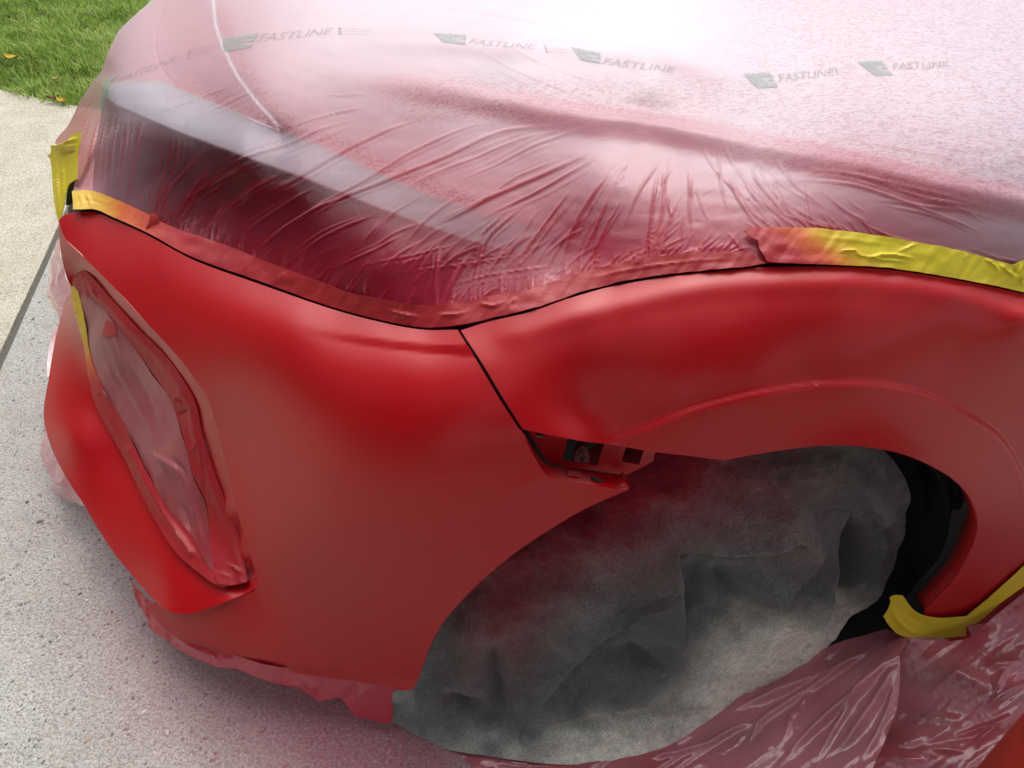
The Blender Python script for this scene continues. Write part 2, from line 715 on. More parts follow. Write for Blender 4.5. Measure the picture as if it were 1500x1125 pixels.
def ground_spray(x, y):
    d, f, s_ = line_d(x, y, NOSE_LINE)
    a = np.exp(-(np.maximum(d - .0, 0) / .17)**2) * (.18 + .55 * sst(.25, .95, f))
    d2 = np.hypot(x - NOSE_LINE[-1][0] + .08, y - NOSE_LINE[-1][1] + .10)
    a = a + .35 * np.exp(-(d2 / .22)**2)
    return np.clip(a * .95, 0, .85)


def side_of_joint(p):
    return (np.asarray(p) - JA) @ JN


def slab(name, poly, step, mat, z=0.0):
    V2, Fc = fill(poly, step)
    X = np.c_[V2, np.full(len(V2), z)]
    f0 = np.array(Fc)
    n = np.cross(X[f0[:, 1]] - X[f0[:, 0]], X[f0[:, 2]] - X[f0[:, 0]])[:, 2].sum()
    if n < 0:
        Fc = [tuple(reversed(f)) for f in Fc]
    o = mesh(name, X, Fc, mat, attrs={'spray': ground_spray(V2[:, 0], V2[:, 1])}, kind='structure')
    thick(o, .06)
    return o


J0, J1 = JA - JD * 6.0, JA + JD * 2.05
GW = .011
edge = np.array(EDGE)
tip = J1
# the joint runs from the near side of the drive to the lawn's edge
sd_e = side_of_joint(edge)
iL = np.where(sd_e < -GW)[0]
iR = np.where(sd_e > GW)[0]


def wob(a, b, n, amp, seed):
    r = np.random.default_rng(seed)
    t = np.linspace(0, 1, n)
    q = a + (b - a) * t[:, None]
    w = np.convolve(r.normal(0, 1, n + 8), np.ones(5) / 5, 'same')[4:-4]
    return [tuple(p) for p in q + JN * (w * amp)[:, None]]


def cross_edge(off):
    s = sd_e - off
    k = np.where((s[:-1] < 0) & (s[1:] >= 0))[0][0]
    f = -s[k] / (s[k + 1] - s[k])
    return edge[k] + (edge[k + 1] - edge[k]) * f


cl_, cr_ = cross_edge(-GW), cross_edge(GW)
left_poly = [tuple(p) for p in edge[iL]] + wob(cl_, J0 - JN * GW, 260, .0016, 3) + [(-9, -4)]
right_poly = [tuple(p) for p in edge[iR][::-1]] + wob(cr_, J0 + JN * GW, 260, .0016, 4) + [(9, -4)]
slab('driveway', left_poly, .09, M_CONCW)
slab('driveway', right_poly, .035 if False else .05, M_CONC)
mesh('driveway_joint', [(*(J0 - JN * .05), -.007), (*(J0 + JN * .05), -.007), (*(cr_ + JN * .05), -.007), (*(cl_ - JN * .05), -.007)], [(0, 1, 2, 3)], M_JOINT, kind='structure')
R_ = 150
mesh('lawn_ground', [(-R_, -R_, -.03), (R_, -R_, -.03), (R_, R_, -.03), (-R_, R_, -.03)], [(0, 1, 2, 3)], M_SOIL, kind='structure')

# ------------------------------------------------------------------ the car
car = thing('car', 'red car with masked front end and a grey felt cover over its wheel', 'car', (.3, 1.2, 0))

LIP_TOP = [(93, 316), (108, 311), (140, 311), (164, 321), (213, 343), (284, 381), (380, 416), (487, 453), (567, 474), (620, 483), (671, 482)]
LIP_TOP_Z = [.54, .545, .55, .552, .56, .58, .615, .655, .685, .705, .73]
GAP = [(673, 482), (707, 538), (735, 585), (763, 627)]
CREASE = [(86, 323), (96, 350), (124, 378), (171, 425), (213, 471), (256, 517), (284, 553), (306, 588), (320, 631), (331, 677), (347, 748), (366, 810), (380, 860)]
CREASE_Z = [.535, .51, .497, .485, .48, .475, .465, .445, .412, .375, .325, .283, .248]
SPL_OUT = [(96, 439), (82, 492), (71, 556), (64, 599), (66, 624), (78, 663), (107, 716), (121, 736), (160, 800), (199, 849), (228, 881), (249, 896), (267, 900), (292, 896), (338, 878), (372, 864)]
SPL_OUT_Z = [.30, .235, .19, .165, .155, .145, .14, .138, .135, .138, .15, .165, .175, .19, .225, .238]
MASK_UP = [(110, 403), (121, 396), (132, 403), (160, 435), (199, 478), (242, 521), (270, 560), (288, 595), (295, 631), (309, 677), (327, 727), (348, 778), (363, 850)]
MASK_UP_Z = [.43, .455, .462, .455, .45, .445, .435, .415, .385, .35, .315, .282, .242]
MASK_LO = [(361, 853), (320, 857), (295, 842), (256, 807), (213, 736), (185, 677), (142, 599), (130, 556), (123, 510), (114, 474), (107, 446), (103, 421)]
MASK_LO_Z = [.24, .235, .228, .226, .228, .23, .25, .27, .30, .34, .37, .40]


def zp(line, zs, dz=0.0):
    return [(p[0], p[1], 'z', z + dz) for p, z in zip(line, zs)]




top_pts = zp(LIP_TOP, LIP_TOP_Z) + [(498, 489, 'z', .655), (300, 430, 'z', .570), (240, 396, 'z', .549), (370, 455, 'z', .603), (430, 474, 'z', .634), (560, 497, 'z', .683), (600, 501, 'z', .698), (650, 505, 'z', .715)]
body_pts = zp(CREASE[1:], CREASE_Z[1:]) + zp(SPL_OUT[10:], SPL_OUT_Z[10:], -.002) + [
    (707, 538, 's', .775), (735, 585, 's', .735), (764, 627, 's', .70), (790, 680, 's', .682), (809, 701, 's', .672), (921, 717, 's', .652),
    (856, 746, 's', .653), (802, 778, 's', .652), (749, 814, 's', .65), (699, 857, 's', .649), (653, 906, 's', .648), (632, 942, 's', .646), (612, 995, 's', .645),
    (391, 892, 'z', .212), (391, 967, 'z', .142), (500, 981, 'z', .15), (320, 949, 'z', .124), (270, 931, 'z', .113), (235, 906, 'z', .108), (220, 889, 'z', .108)] + [
    (480, 740, 'z', .475), (600, 760, 'z', .52), (410, 820, 'z', .325)]
bumper_s = Surf(top_pts + body_pts, np.r_[np.full(len(top_pts), .002), np.full(len(body_pts), .05)])


def onb(line):
    return [(p[0], p[1], 't', float(bumper_s.t(np.array([float(p[0])]), np.array([float(p[1])]))[0])) for p in line]


bump_crease = spl([(430, 478), (498, 491), (600, 504), (690, 511)], 8)
prong_crease = spl([(799, 695), (750, 724), (690, 768)], 8)


def bumper_disp(u, v):
    d, f, s_ = line_d(u, v, bump_crease)
    h = -.0045 * sst(0, .5, f) * sst(0, 6, d * s_)             # a step below the shoulder line
    h = h * np.exp(-np.maximum(d * s_, 0) / 80)
    d2, f2, s2 = line_d(u, v, prong_crease)
    h = h + .003 * np.exp(-(d2 / 14)**2) * sst(1, .1, f2)
    return h


ARCH_F = [(921, 717), (856, 746), (802, 778), (749, 814), (699, 857), (653, 906), (632, 942), (617, 981), (612, 995)]
bumper_poly = outline(
    [(86, 323), (93, 316), (108, 311), (140, 311), (164, 321), (213, 343), (284, 381), (380, 416), (487, 453), (567, 474), (620, 483), (670, 483)],
    [(670, 483), (704, 539), (732, 586), (760, 629)], [(760, 629), (773, 652), (790, 682), (800, 694), (810, 701), (844, 708), (887, 714), (921, 717)],
    ARCH_F, [(612, 995), (553, 988), (500, 981), (391, 967), (320, 949), (270, 931), (235, 906), (220, 889), (226, 883)],
    [(226, 883), (249, 898), (267, 902), (292, 898), (338, 880), (374, 865)],
    [(380, 860), (366, 810), (347, 748), (331, 677), (320, 631), (306, 588), (284, 553), (256, 517), (213, 471), (171, 425), (124, 378), (96, 350), (86, 323)], step=7)
bumper = sheet('front_bumper', bumper_poly, bumper_s, 6, M_PAINT, car, disp=bumper_disp, th=.0025)

rim_in = [(363, 846), (346, 836), (330, 778), (310, 727), (292, 677), (279, 634), (272, 604), (255, 570), (230, 532), (187, 490), (150, 450), (130, 425), (118, 418), (108, 424)]
rim_s = Surf(onb(CREASE) + zp(MASK_UP[2:], MASK_UP_Z[2:], -.003) + zp(rim_in[:-2], [.234, .238, .268, .30, .33, .355, .38, .398, .41, .415, .42, .425], -.008) + [(110, 403, 'z', .424), (101, 414, 'z', .408), (92, 385, 'z', .45), (87, 350, 'z', .495)], 3e-4)
rim_poly = outline(CREASE, [(380, 860), (372, 863), (363, 846)], rim_in, [(108, 424), (101, 414), (92, 385), (87, 350), (86, 323)], step=6)
sheet('bumper_rim', rim_poly, rim_s, 6, M_PAINT, bumper, th=.0025)

split_s = Surf(zp(SPL_OUT, SPL_OUT_Z) + zp(MASK_LO, MASK_LO_Z, -.012) + [(180, 740, 'z', .185), (250, 850, 'z', .190), (100, 560, 'z', .225), (110, 640, 'z', .205), (290, 880, 'z', .198)], 3e-4)
split_poly = outline(SPL_OUT, [(372, 864), (366, 850), (350, 845), (325, 848), (300, 832), (264, 798), (221, 728), (193, 670), (150, 595), (137, 552), (128, 508), (120, 472), (113, 446), (106, 428), (96, 439)], step=6)
sheet('splitter', split_poly, split_s, 8, M_PAINT, bumper, th=.004)

# lower lip under the splitter and the rolled bottom flange of the bumper
lip_s = Surf(onb([(500, 981), (612, 995), (391, 967), (320, 949), (270, 931), (235, 906), (220, 889)]) + [(600, 1010, 'z', .16), (500, 995, 'z', .133), (391, 978, 'z', .118), (300, 956, 'z', .10)])
lip_poly = outline([(218, 886), (235, 904), (270, 929), (320, 947), (391, 965), (500, 979), (553, 986), (613, 994)], [(613, 994), (601, 1011), (553, 1003), (500, 995), (391, 980), (320, 962), (268, 940), (232, 912), (218, 886)], step=7)
sheet('bottom_flange', lip_poly, lip_s, 8, M_PAINT, bumper, push=.004, th=.002)

rr_ = lambda q, r=6: outline(*[[q[i], q[(i + 1) % len(q)]] for i in range(len(q))], step=r)
# flange that the missing side marker clips on to
fl_s = Surf(onb([(773, 650), (800, 694), (844, 707), (887, 713), (921, 717)]) + [ (797, 677, 's', .708), (813, 684, 's', .704), (851, 690, 's', .698), (889, 695, 's', .69), (923, 703, 's', .684), (783, 661, 's', .712)])
fl_poly = outline([(762, 629), (773, 650), (790, 681), (800, 693), (810, 700), (844, 707), (887, 713), (921, 717)], [(921, 717), (923, 704)], [(923, 704), (905, 699), (889, 695), (851, 690), (813, 684), (797, 677), (783, 661), (768, 636)], step=5)
flange = sheet('marker_flange', fl_poly, fl_s, 6, M_PAINT, bumper, push=.0015, th=.002)
for q in ([(831, 688), (851, 690), (850, 698), (832, 696)], [(889, 694), (905, 697), (905, 705), (891, 703)]):
    sheet('clip_tab', outline(*[[q[i], q[(i + 1) % 4]] for i in range(4)], step=3), fl_s, 4, M_PAINT, flange, push=-.0035, th=.004)
sheet('retaining_clip', outline([(866, 696), (882, 703)], [(882, 703), (884, 704)], [(884, 704), (872, 703)], [(872, 703), (866, 699)], step=3), fl_s, 4, M_FLANGE, flange, push=-.005, th=.002)

# front fender
fender_pts = onb([(673, 482), (690, 510), (707, 538), (735, 585), (764, 627)]) + [(780, 455, 'z', .77), (895, 419, 'z', .80), (977, 405, 'z', .825), (1071, 395, 'z', .843), (1131, 390, 'z', .85), (1224, 390, 'z', .852), (1299, 394, 'z', .845), (1392, 408, 'z', .832), (1500, 430, 'z', .805), (1700, 490, 'z', .75), (1900, 580, 'z', .67),
              *[(u_, v_, 'z', float(np.interp(u_, [673, 780, 895, 977, 1071, 1131, 1224, 1299, 1392, 1500, 1700], [.73, .77, .80, .825, .843, .85, .852, .845, .832, .805, .75])) - .009) for u_, v_ in [(720, 500), (760, 489), (849, 464), (920, 446), (1000, 431), (1056, 421), (1131, 415), (1224, 414), (1317, 420), (1392, 432), (1500, 464)]],
              (1187, 490, 's', .697), (1187, 540, 's', .679), (1000, 500, 's', .720), (1000, 560, 's', .690), (1400, 510, 's', .690), (1500, 560, 's', .685), (850, 500, 's', .767), (850, 560, 's', .735), (850, 615, 's', .708), 
              (889, 650, 's', .684), (1000, 604, 's', .673), (1112, 575, 's', .668), (1243, 561, 's', .668), (1355, 578, 's', .670), (1456, 636, 's', .671), (1500, 726, 's', .671),
              (830, 642, 's', .688), (1000, 662, 's', .657), (1058, 669, 's', .652), (1149, 653, 's', .65), (1261, 649, 's', .65), (1358, 677, 's', .652), (1414, 722, 's', .655), (1429, 754, 's', .656), (1418, 811, 's', .656), (1378, 870, 's', .655), (1355, 893, 's', .655),
              (1500, 833, 's', .664), (1600, 800, 's', .67), (1700, 700, 's', .68), (1800, 900, 's', .67), (1500, 960, 's', .66)]
fender_s = Surf(fender_pts, 6e-4)
FLARE = spl([(868, 655), (940, 630), (1000, 605), (1056, 588), (1112, 575), (1187, 563), (1243, 561), (1299, 565), (1355, 578), (1411, 606), (1456, 636), (1485, 677), (1500, 726), (1504, 790), (1490, 860)], 8)
SHOULDER = spl([(673, 500), (760, 490), (849, 464), (920, 446), (991, 430), (1056, 421), (1131, 416), (1224, 415), (1317, 421), (1392, 433), (1500, 466), (1700, 545)], 8)


def fender_disp(u, v):
    d, f, s_ = line_d(u, v, FLARE)
    sd_ = d * s_                                   # + inside the flare
    h = .0075 * sst(-7, .8, sd_) * sst(0, .12, f) * sst(1, .8, f)
    d2, f2, s2 = line_d(u, v, SHOULDER)
    h = h + .0035 * np.exp(-(d2 / 16)**2) * sst(0, .2, f2)
    return h


ARCH_R = [(1058, 669), (1093, 662), (1149, 653), (1205, 647), (1261, 649), (1317, 660), (1358, 677), (1392, 698), (1414, 722), (1426, 750), (1429, 770), (1426, 790), (1418, 811), (1404, 839), (1378, 870), (1355, 893)]
fender_poly = outline([(675, 484), (713, 472), (780, 456), (831, 438), (895, 420), (977, 406), (1071, 396), (1131, 391), (1224, 391), (1299, 395), (1392, 409), (1500, 431), (1700, 491), (1900, 580)],
                      [(1900, 580), (1960, 900)], [(1960, 900), (1750, 1000), (1450, 985), (1350, 925)], [(1350, 925), (1355, 893)], ARCH_R[::-1],
                      [(1058, 669), (1000, 662), (943, 657), (889, 650), (865, 648), (830, 642), (797, 635.5), (766, 629)], [(766, 629), (738, 585), (710, 538), (675, 484)], step=7)
fender = sheet('front_fender', fender_poly, fender_s, 4.5, M_PAINT, car, disp=fender_disp, th=.0022)

# returned lip of both arches, turned inwards
for nm, ln, sf, dsp, par in (('arch_lip', ARCH_R, fender_s, fender_disp, fender), ('arch_lip', ARCH_F, bumper_s, bumper_disp, bumper)):
    L = np.array(spl(ln, 8))
    A = sf.pos(L[:, 0], L[:, 1]) + sf.normal(L[:, 0], L[:, 1]) * dsp(L[:, 0], L[:, 1])[:, None]
    A = A + sf.normal(L[:, 0], L[:, 1]) * -.0012
    inw = np.array([-.13, .99, 0]) * .028
    V = np.vstack([A, A + inw])
    n = len(A)
    thick(mesh(nm, V, [(i, i + 1, n + i + 1, n + i) for i in range(n - 1)], M_PAINT, par), .002, 0)

sheet('shut_line_channel', rr_([(660, 486), (690, 486), (724, 538), (752, 585), (770, 618), (752, 622), (722, 590), (692, 542)]), bumper_s, 10, M_BLACK, car, push=.02, th=.002)

# bracket behind the missing marker lamp
br_s = Surf([(764, 629, 's', .735), (830, 660, 's', .725), (957, 676, 's', .70), (903, 694, 's', .70), (800, 600, 's', .74), (960, 620, 's', .715), (1000, 662, 's', .69)])
rr = lambda q, r=3: outline(*[[q[i], q[(i + 1) % len(q)]] for i in range(len(q))], step=r)
holes = [rr([(785, 634), (797, 635.5), (796, 641), (786, 640)]), rr([(832, 641), (885, 650), (875, 682), (823, 675)]), rr([(917, 654), (944, 658), (936, 681), (910, 676)])]
br_poly = outline([(766, 622), (800, 612), (960, 630), (985, 650)], [(985, 650), (962, 660), (957, 676)], [(957, 676), (915, 696), (903, 694), (889, 692), (851, 687), (830, 685), (809, 679), (799, 673), (775, 633), (766, 622)], step=4)
bracket = sheet('marker_bracket', br_poly, br_s, 5, M_PAINT, car, holes=holes, th=.003)
dark_s = Surf([(740, 610, 's', .80), (1000, 600, 's', .78), (760, 690, 's', .78), (1000, 700, 's', .76), (880, 650, 's', .78)])
sheet('bracket_back_panel', rr([(745, 600), (1010, 600), (1010, 668), (960, 700), (800, 712), (770, 660)], 8), dark_s, 10, M_BLACK, car, th=.003)
# plug seen through the larger opening
cn_s = Surf([(860, 640, 's', .745), (880, 690, 's', .735), (840, 690, 's', .738), (900, 650, 's', .745)])
conn = sheet('wire_plug', outline([(841, 682), (843, 664), (850, 655), (856, 653), (862, 662), (864, 670), (860, 683)], [(860, 683), (841, 682)], step=3), cn_s, 4, M_PLUG, bracket, th=.012)
for k in (0, 1):
    ring = [(852 + (5 - 2.2 * k) * math.cos(a), 669 + (9 - 4 * k) * math.sin(a)) for a in np.linspace(0, 2 * math.pi, 17)[:-1]]
    hole = [[(852 + (3.8 - 2.2 * k) * math.cos(a), 669 + (7.6 - 4 * k) * math.sin(a)) for a in np.linspace(0, 2 * math.pi, 17)[:-1]]]
    sheet('plug_rim', ring, cn_s, 3, M_PLUG, bracket, holes=hole, push=-.0025, th=.0025)

# wheel arch liner: a dark shell behind the arch, and the flange at its rear edge
full_arch = [(600, 1010), (617, 965), (640, 920), (699, 845), (749, 800), (810, 760), (900, 705), (1000, 655), (1093, 645), (1149, 640), (1205, 636), (1261, 638), (1317, 650), (1362, 670), (1400, 695), (1424, 722), (1436, 760), (1432, 800), (1415, 840), (1385, 880), (1345, 925), (1320, 960)]
L = np.array(spl(full_arch, 12))
tt = dist(L[:, 0], L[:, 1], 's', .672 + .12 * sst(1120, 960, L[:, 0]))
A = place(L[:, 0], L[:, 1], tt)
n = len(A)
rows = [A]
for k, (dp, sc) in enumerate(((.05, 1.0), (.12, .995), (.20, .97), (.30, .93), (.40, .9))):
    c = A.mean(0)
    B = A.copy() + np.array([-.13, .99, 0]) * dp
    B[:, 0] = c[0] + (B[:, 0] - c[0]) * sc
    B[:, 2] = c[2] + (B[:, 2] - c[2]) * sc + .004 * np.sin(np.arange(n) * .9 + k)
    rows.append(B)
V = np.vstack(rows)
Fc = [(r * n + i, r * n + i + 1, (r + 1) * n + i + 1, (r + 1) * n + i) for r in range(len(rows) - 1) for i in range(n - 1)]
V = np.vstack([V, rows[-1].mean(0)[None]])
Fc += [((len(rows) - 1) * n + i, (len(rows) - 1) * n + i + 1, len(V) - 1) for i in range(n - 1)]
liner = mesh('wheel_arch_liner', V, Fc, M_BLACK, car)
thick(liner, .003, 1)
lf_s = Surf([(1413, 734, 's', .672), (1429, 760, 's', .668), (1418, 811, 's', .668), (1378, 870, 's', .668), (1355, 893, 's', .668), (1395, 745, 's', .70), (1389, 788, 's', .70), (1372, 822, 's', .70), (1344, 853, 's', .70), (1327, 880, 's', .70)])
sheet('liner_flange', outline([(1413, 733), (1428, 755), (1431, 775), (1421, 812), (1407, 842), (1381, 873), (1357, 897)], [(1357, 897), (1330, 905), (1322, 882)], [(1322, 882), (1344, 853), (1372, 822), (1385, 795), (1391, 770), (1395, 745)], [(1395, 745), (1404, 748), (1413, 733)], step=5), lf_s, 7, M_FLANGE, liner, th=.003)
sk_s = Surf([(1150, 1000, 'z', .012), (1230, 985, 'z', .012), (1300, 950, 'z', .014), (1345, 880, 's', .735), (1320, 820, 's', .75), (1240, 880, 'z', .07)])
sheet('dark_gap_sheet', rr_([(1150, 1000), (1240, 880), (1320, 820), (1362, 860), (1350, 925), (1300, 950), (1230, 985)], 10), sk_s, 14, M_BLACK, liner, th=.003)  # black sheet put in to darken the gap between cover and film
# ribs moulded in the liner
for sh_, ss in ((1.0, .74), (.985, .80)):
    rb = np.array(spl([(1330, 650), (1375, 700), (1392, 760), (1380, 820), (1340, 870), (1300, 915)], 10)) - np.array([(1 - sh_) * 2600, 0])
    P0 = place(rb[:, 0], rb[:, 1], dist(rb[:, 0], rb[:, 1], 's', ss))
    V = np.vstack([P0, P0 + np.array([.02, .02, .008]), P0 + np.array([.03, .06, 0])])
    k = len(P0)
    thick(mesh('liner_rib', V, [(r * k + i, r * k + i + 1, (r + 1) * k + i + 1, (r + 1) * k + i) for r in range(2) for i in range(k - 1)], M_BLACK, liner), .003, 0)

# ------------------------------------------------------------------ hood, lamp and nose under the film
TAPE_LINE = [(108, 303, 'z', .555), (140, 306, 'z', .557), (164, 314, 'z', .558), (213, 338, 'z', .562), (284, 374, 'z', .58), (380, 410, 'z', .615), (487, 447, 'z', .655), (567, 468, 'z', .685), (620, 478, 'z', .705), (668, 475, 'z', .728), (713, 467, 'z', .745), (780, 451, 'z', .77), (895, 416, 'z', .80), (977, 402, 'z', .825), (1071, 393, 'z', .844), (1131, 388, 'z', .852), (1224, 387, 'z', .853), (1299, 392, 'z', .846), (1392, 406, 'z', .833), (1500, 428, 'z', .806), (1700, 487, 'z', .752), (1900, 575, 'z', .67)]
film_pts = TAPE_LINE + [
    (199, 165, 'z', .69), (256, 190, 'z', .702), (356, 228, 'z', .735), (445, 260, 'z', .755), (547, 301, 'z', .775), (613, 326, 'z', .785), (156, 142, 'z', .66), (150, 125, 'z', .655),
    (238, 121, 'z', .715), (320, 156, 'z', .738), (409, 192, 'z', .76), (500, 231, 'z', .78), (583, 268, 'z', .797), (679, 304, 'z', .81), (767, 330, 'z', .815), (830, 370, 'z', .805),
    (250, 260, 'z', .635), (350, 300, 'z', .66), (450, 350, 'z', .70), (560, 400, 'z', .735), (700, 400, 'z', .77),
    (130, 200, 'z', .60), (118, 250, 'z', .565), (180, 230, 'z', .635),
    (82, 210, 'z', .48), (100, 185, 'z', .51), (117, 213, 'z', .575), (117, 149, 'z', .56), (135, 121, 'z', .60),
    (149, 103, 'z', .63), (156, 82, 'z', .65), (174, 46, 'z', .67), (199, 21, 'z', .685), (228, 0, 'z', .69), (270, -40, 'z', .70),
    (313, 0, 'z', .76), (316, 36, 'z', .765), (327, 68, 'z', .77), (348, 110, 'z', .775), (377, 149, 'z', .775), (412, 185, 'z', .77),
    (500, 0, 'z', .835), (500, 60, 'z', .835), (528, 121, 'z', .832), (480, 160, 'z', .80),
    (620, 132, 'z', .86), (730, 154, 'z', .88), (840, 176, 'z', .893), (950, 190, 'z', .90), (1106, 219, 'z', .912), (1263, 250, 'z', .915), (1380, 282, 'z', .905), (1500, 305, 'z', .888), (1700, 370, 'z', .84),
    (620, 200, 'z', .832), (750, 230, 'z', .853), (900, 270, 'z', .872), (1100, 300, 'z', .886), (1300, 330, 'z', .88), (1450, 370, 'z', .85),
    (750, 0, 'z', .90), (750, 60, 'z', .915), (950, 90, 'z', .945), (1028, 113, 'z', .94), (1106, 137, 'z', .935), (950, 40, 'z', .945), (1100, 0, 'z', .95), (1300, 150, 'z', .937), (1300, 60, 'z', .95), (1500, 150, 'z', .94), (1500, 0, 'z', .96), (1500, -100, 'z', .97), (1100, -100, 'z', .95), (750, -100, 'z', .89), (450, -100, 'z', .80), (1800, 0, 'z', .97), (1800, 200, 'z', .95), (1850, 450, 'z', .84)]
film_s = Surf(film_pts, 4e-4)

STRIP_UP = [(167, 124), (200, 121), (238, 121), (260, 132), (320, 156), (409, 192), (473, 216), (583, 268), (679, 304), (767, 330), (832, 352)]
STRIP_LO = [(156, 142), (172, 153), (199, 165), (256, 190), (356, 228), (445, 260), (547, 301), (613, 326), (700, 356), (832, 390)]
NOSE_GAP = [(309, -60), (313, 0), (316, 36), (327, 68), (348, 110), (377, 149), (409, 186)]
hood = sheet('hood', outline([(309, -60), (500, -100), (900, -112), (1300, -112), (1880, -95)], [(1880, -95), (1880, 300), (1760, 488)],
                             [(1760, 488), (1500, 425), (1392, 403), (1299, 389), (1224, 385), (1131, 385), (1071, 390), (977, 399), (895, 413), (836, 428)], [(836, 428), (832, 352)],
                             STRIP_UP[:4:-1], [(409, 186)] + NOSE_GAP[-2::-1], step=12), film_s, 16, M_HOODP, car, push=.016, th=.002)
sheet('nose_panel', outline([(305, -60), (309, 0), (312, 36), (323, 68), (344, 110), (373, 149), (405, 188)], [(405, 188), (320, 153), (260, 129), (238, 118), (200, 118), (164, 121)], [(164, 121), (152, 108), (160, 82), (178, 46), (203, 21), (230, 0), (273, -38), (305, -60)], step=9), film_s, 12, M_HOODP, car, push=.016, th=.002)
lens = sheet('headlight', outline(STRIP_LO, [(832, 390), (836, 428), (780, 446), (713, 462), (668, 471), (620, 474), (567, 463), (487, 442), (380, 404), (284, 370), (213, 333), (164, 312), (135, 302)],
                                  [(135, 302), (140, 220), (152, 150), (156, 142)], step=9), film_s, 12, M_LENS, car, push=.045, th=.003)
sheet('lamp_trim', outline(STRIP_UP, [(832, 352), (832, 390)], STRIP_LO[::-1], [(156, 142), (167, 124)], step=8), film_s, 10, M_TRIM, lens, push=.012, th=.004)

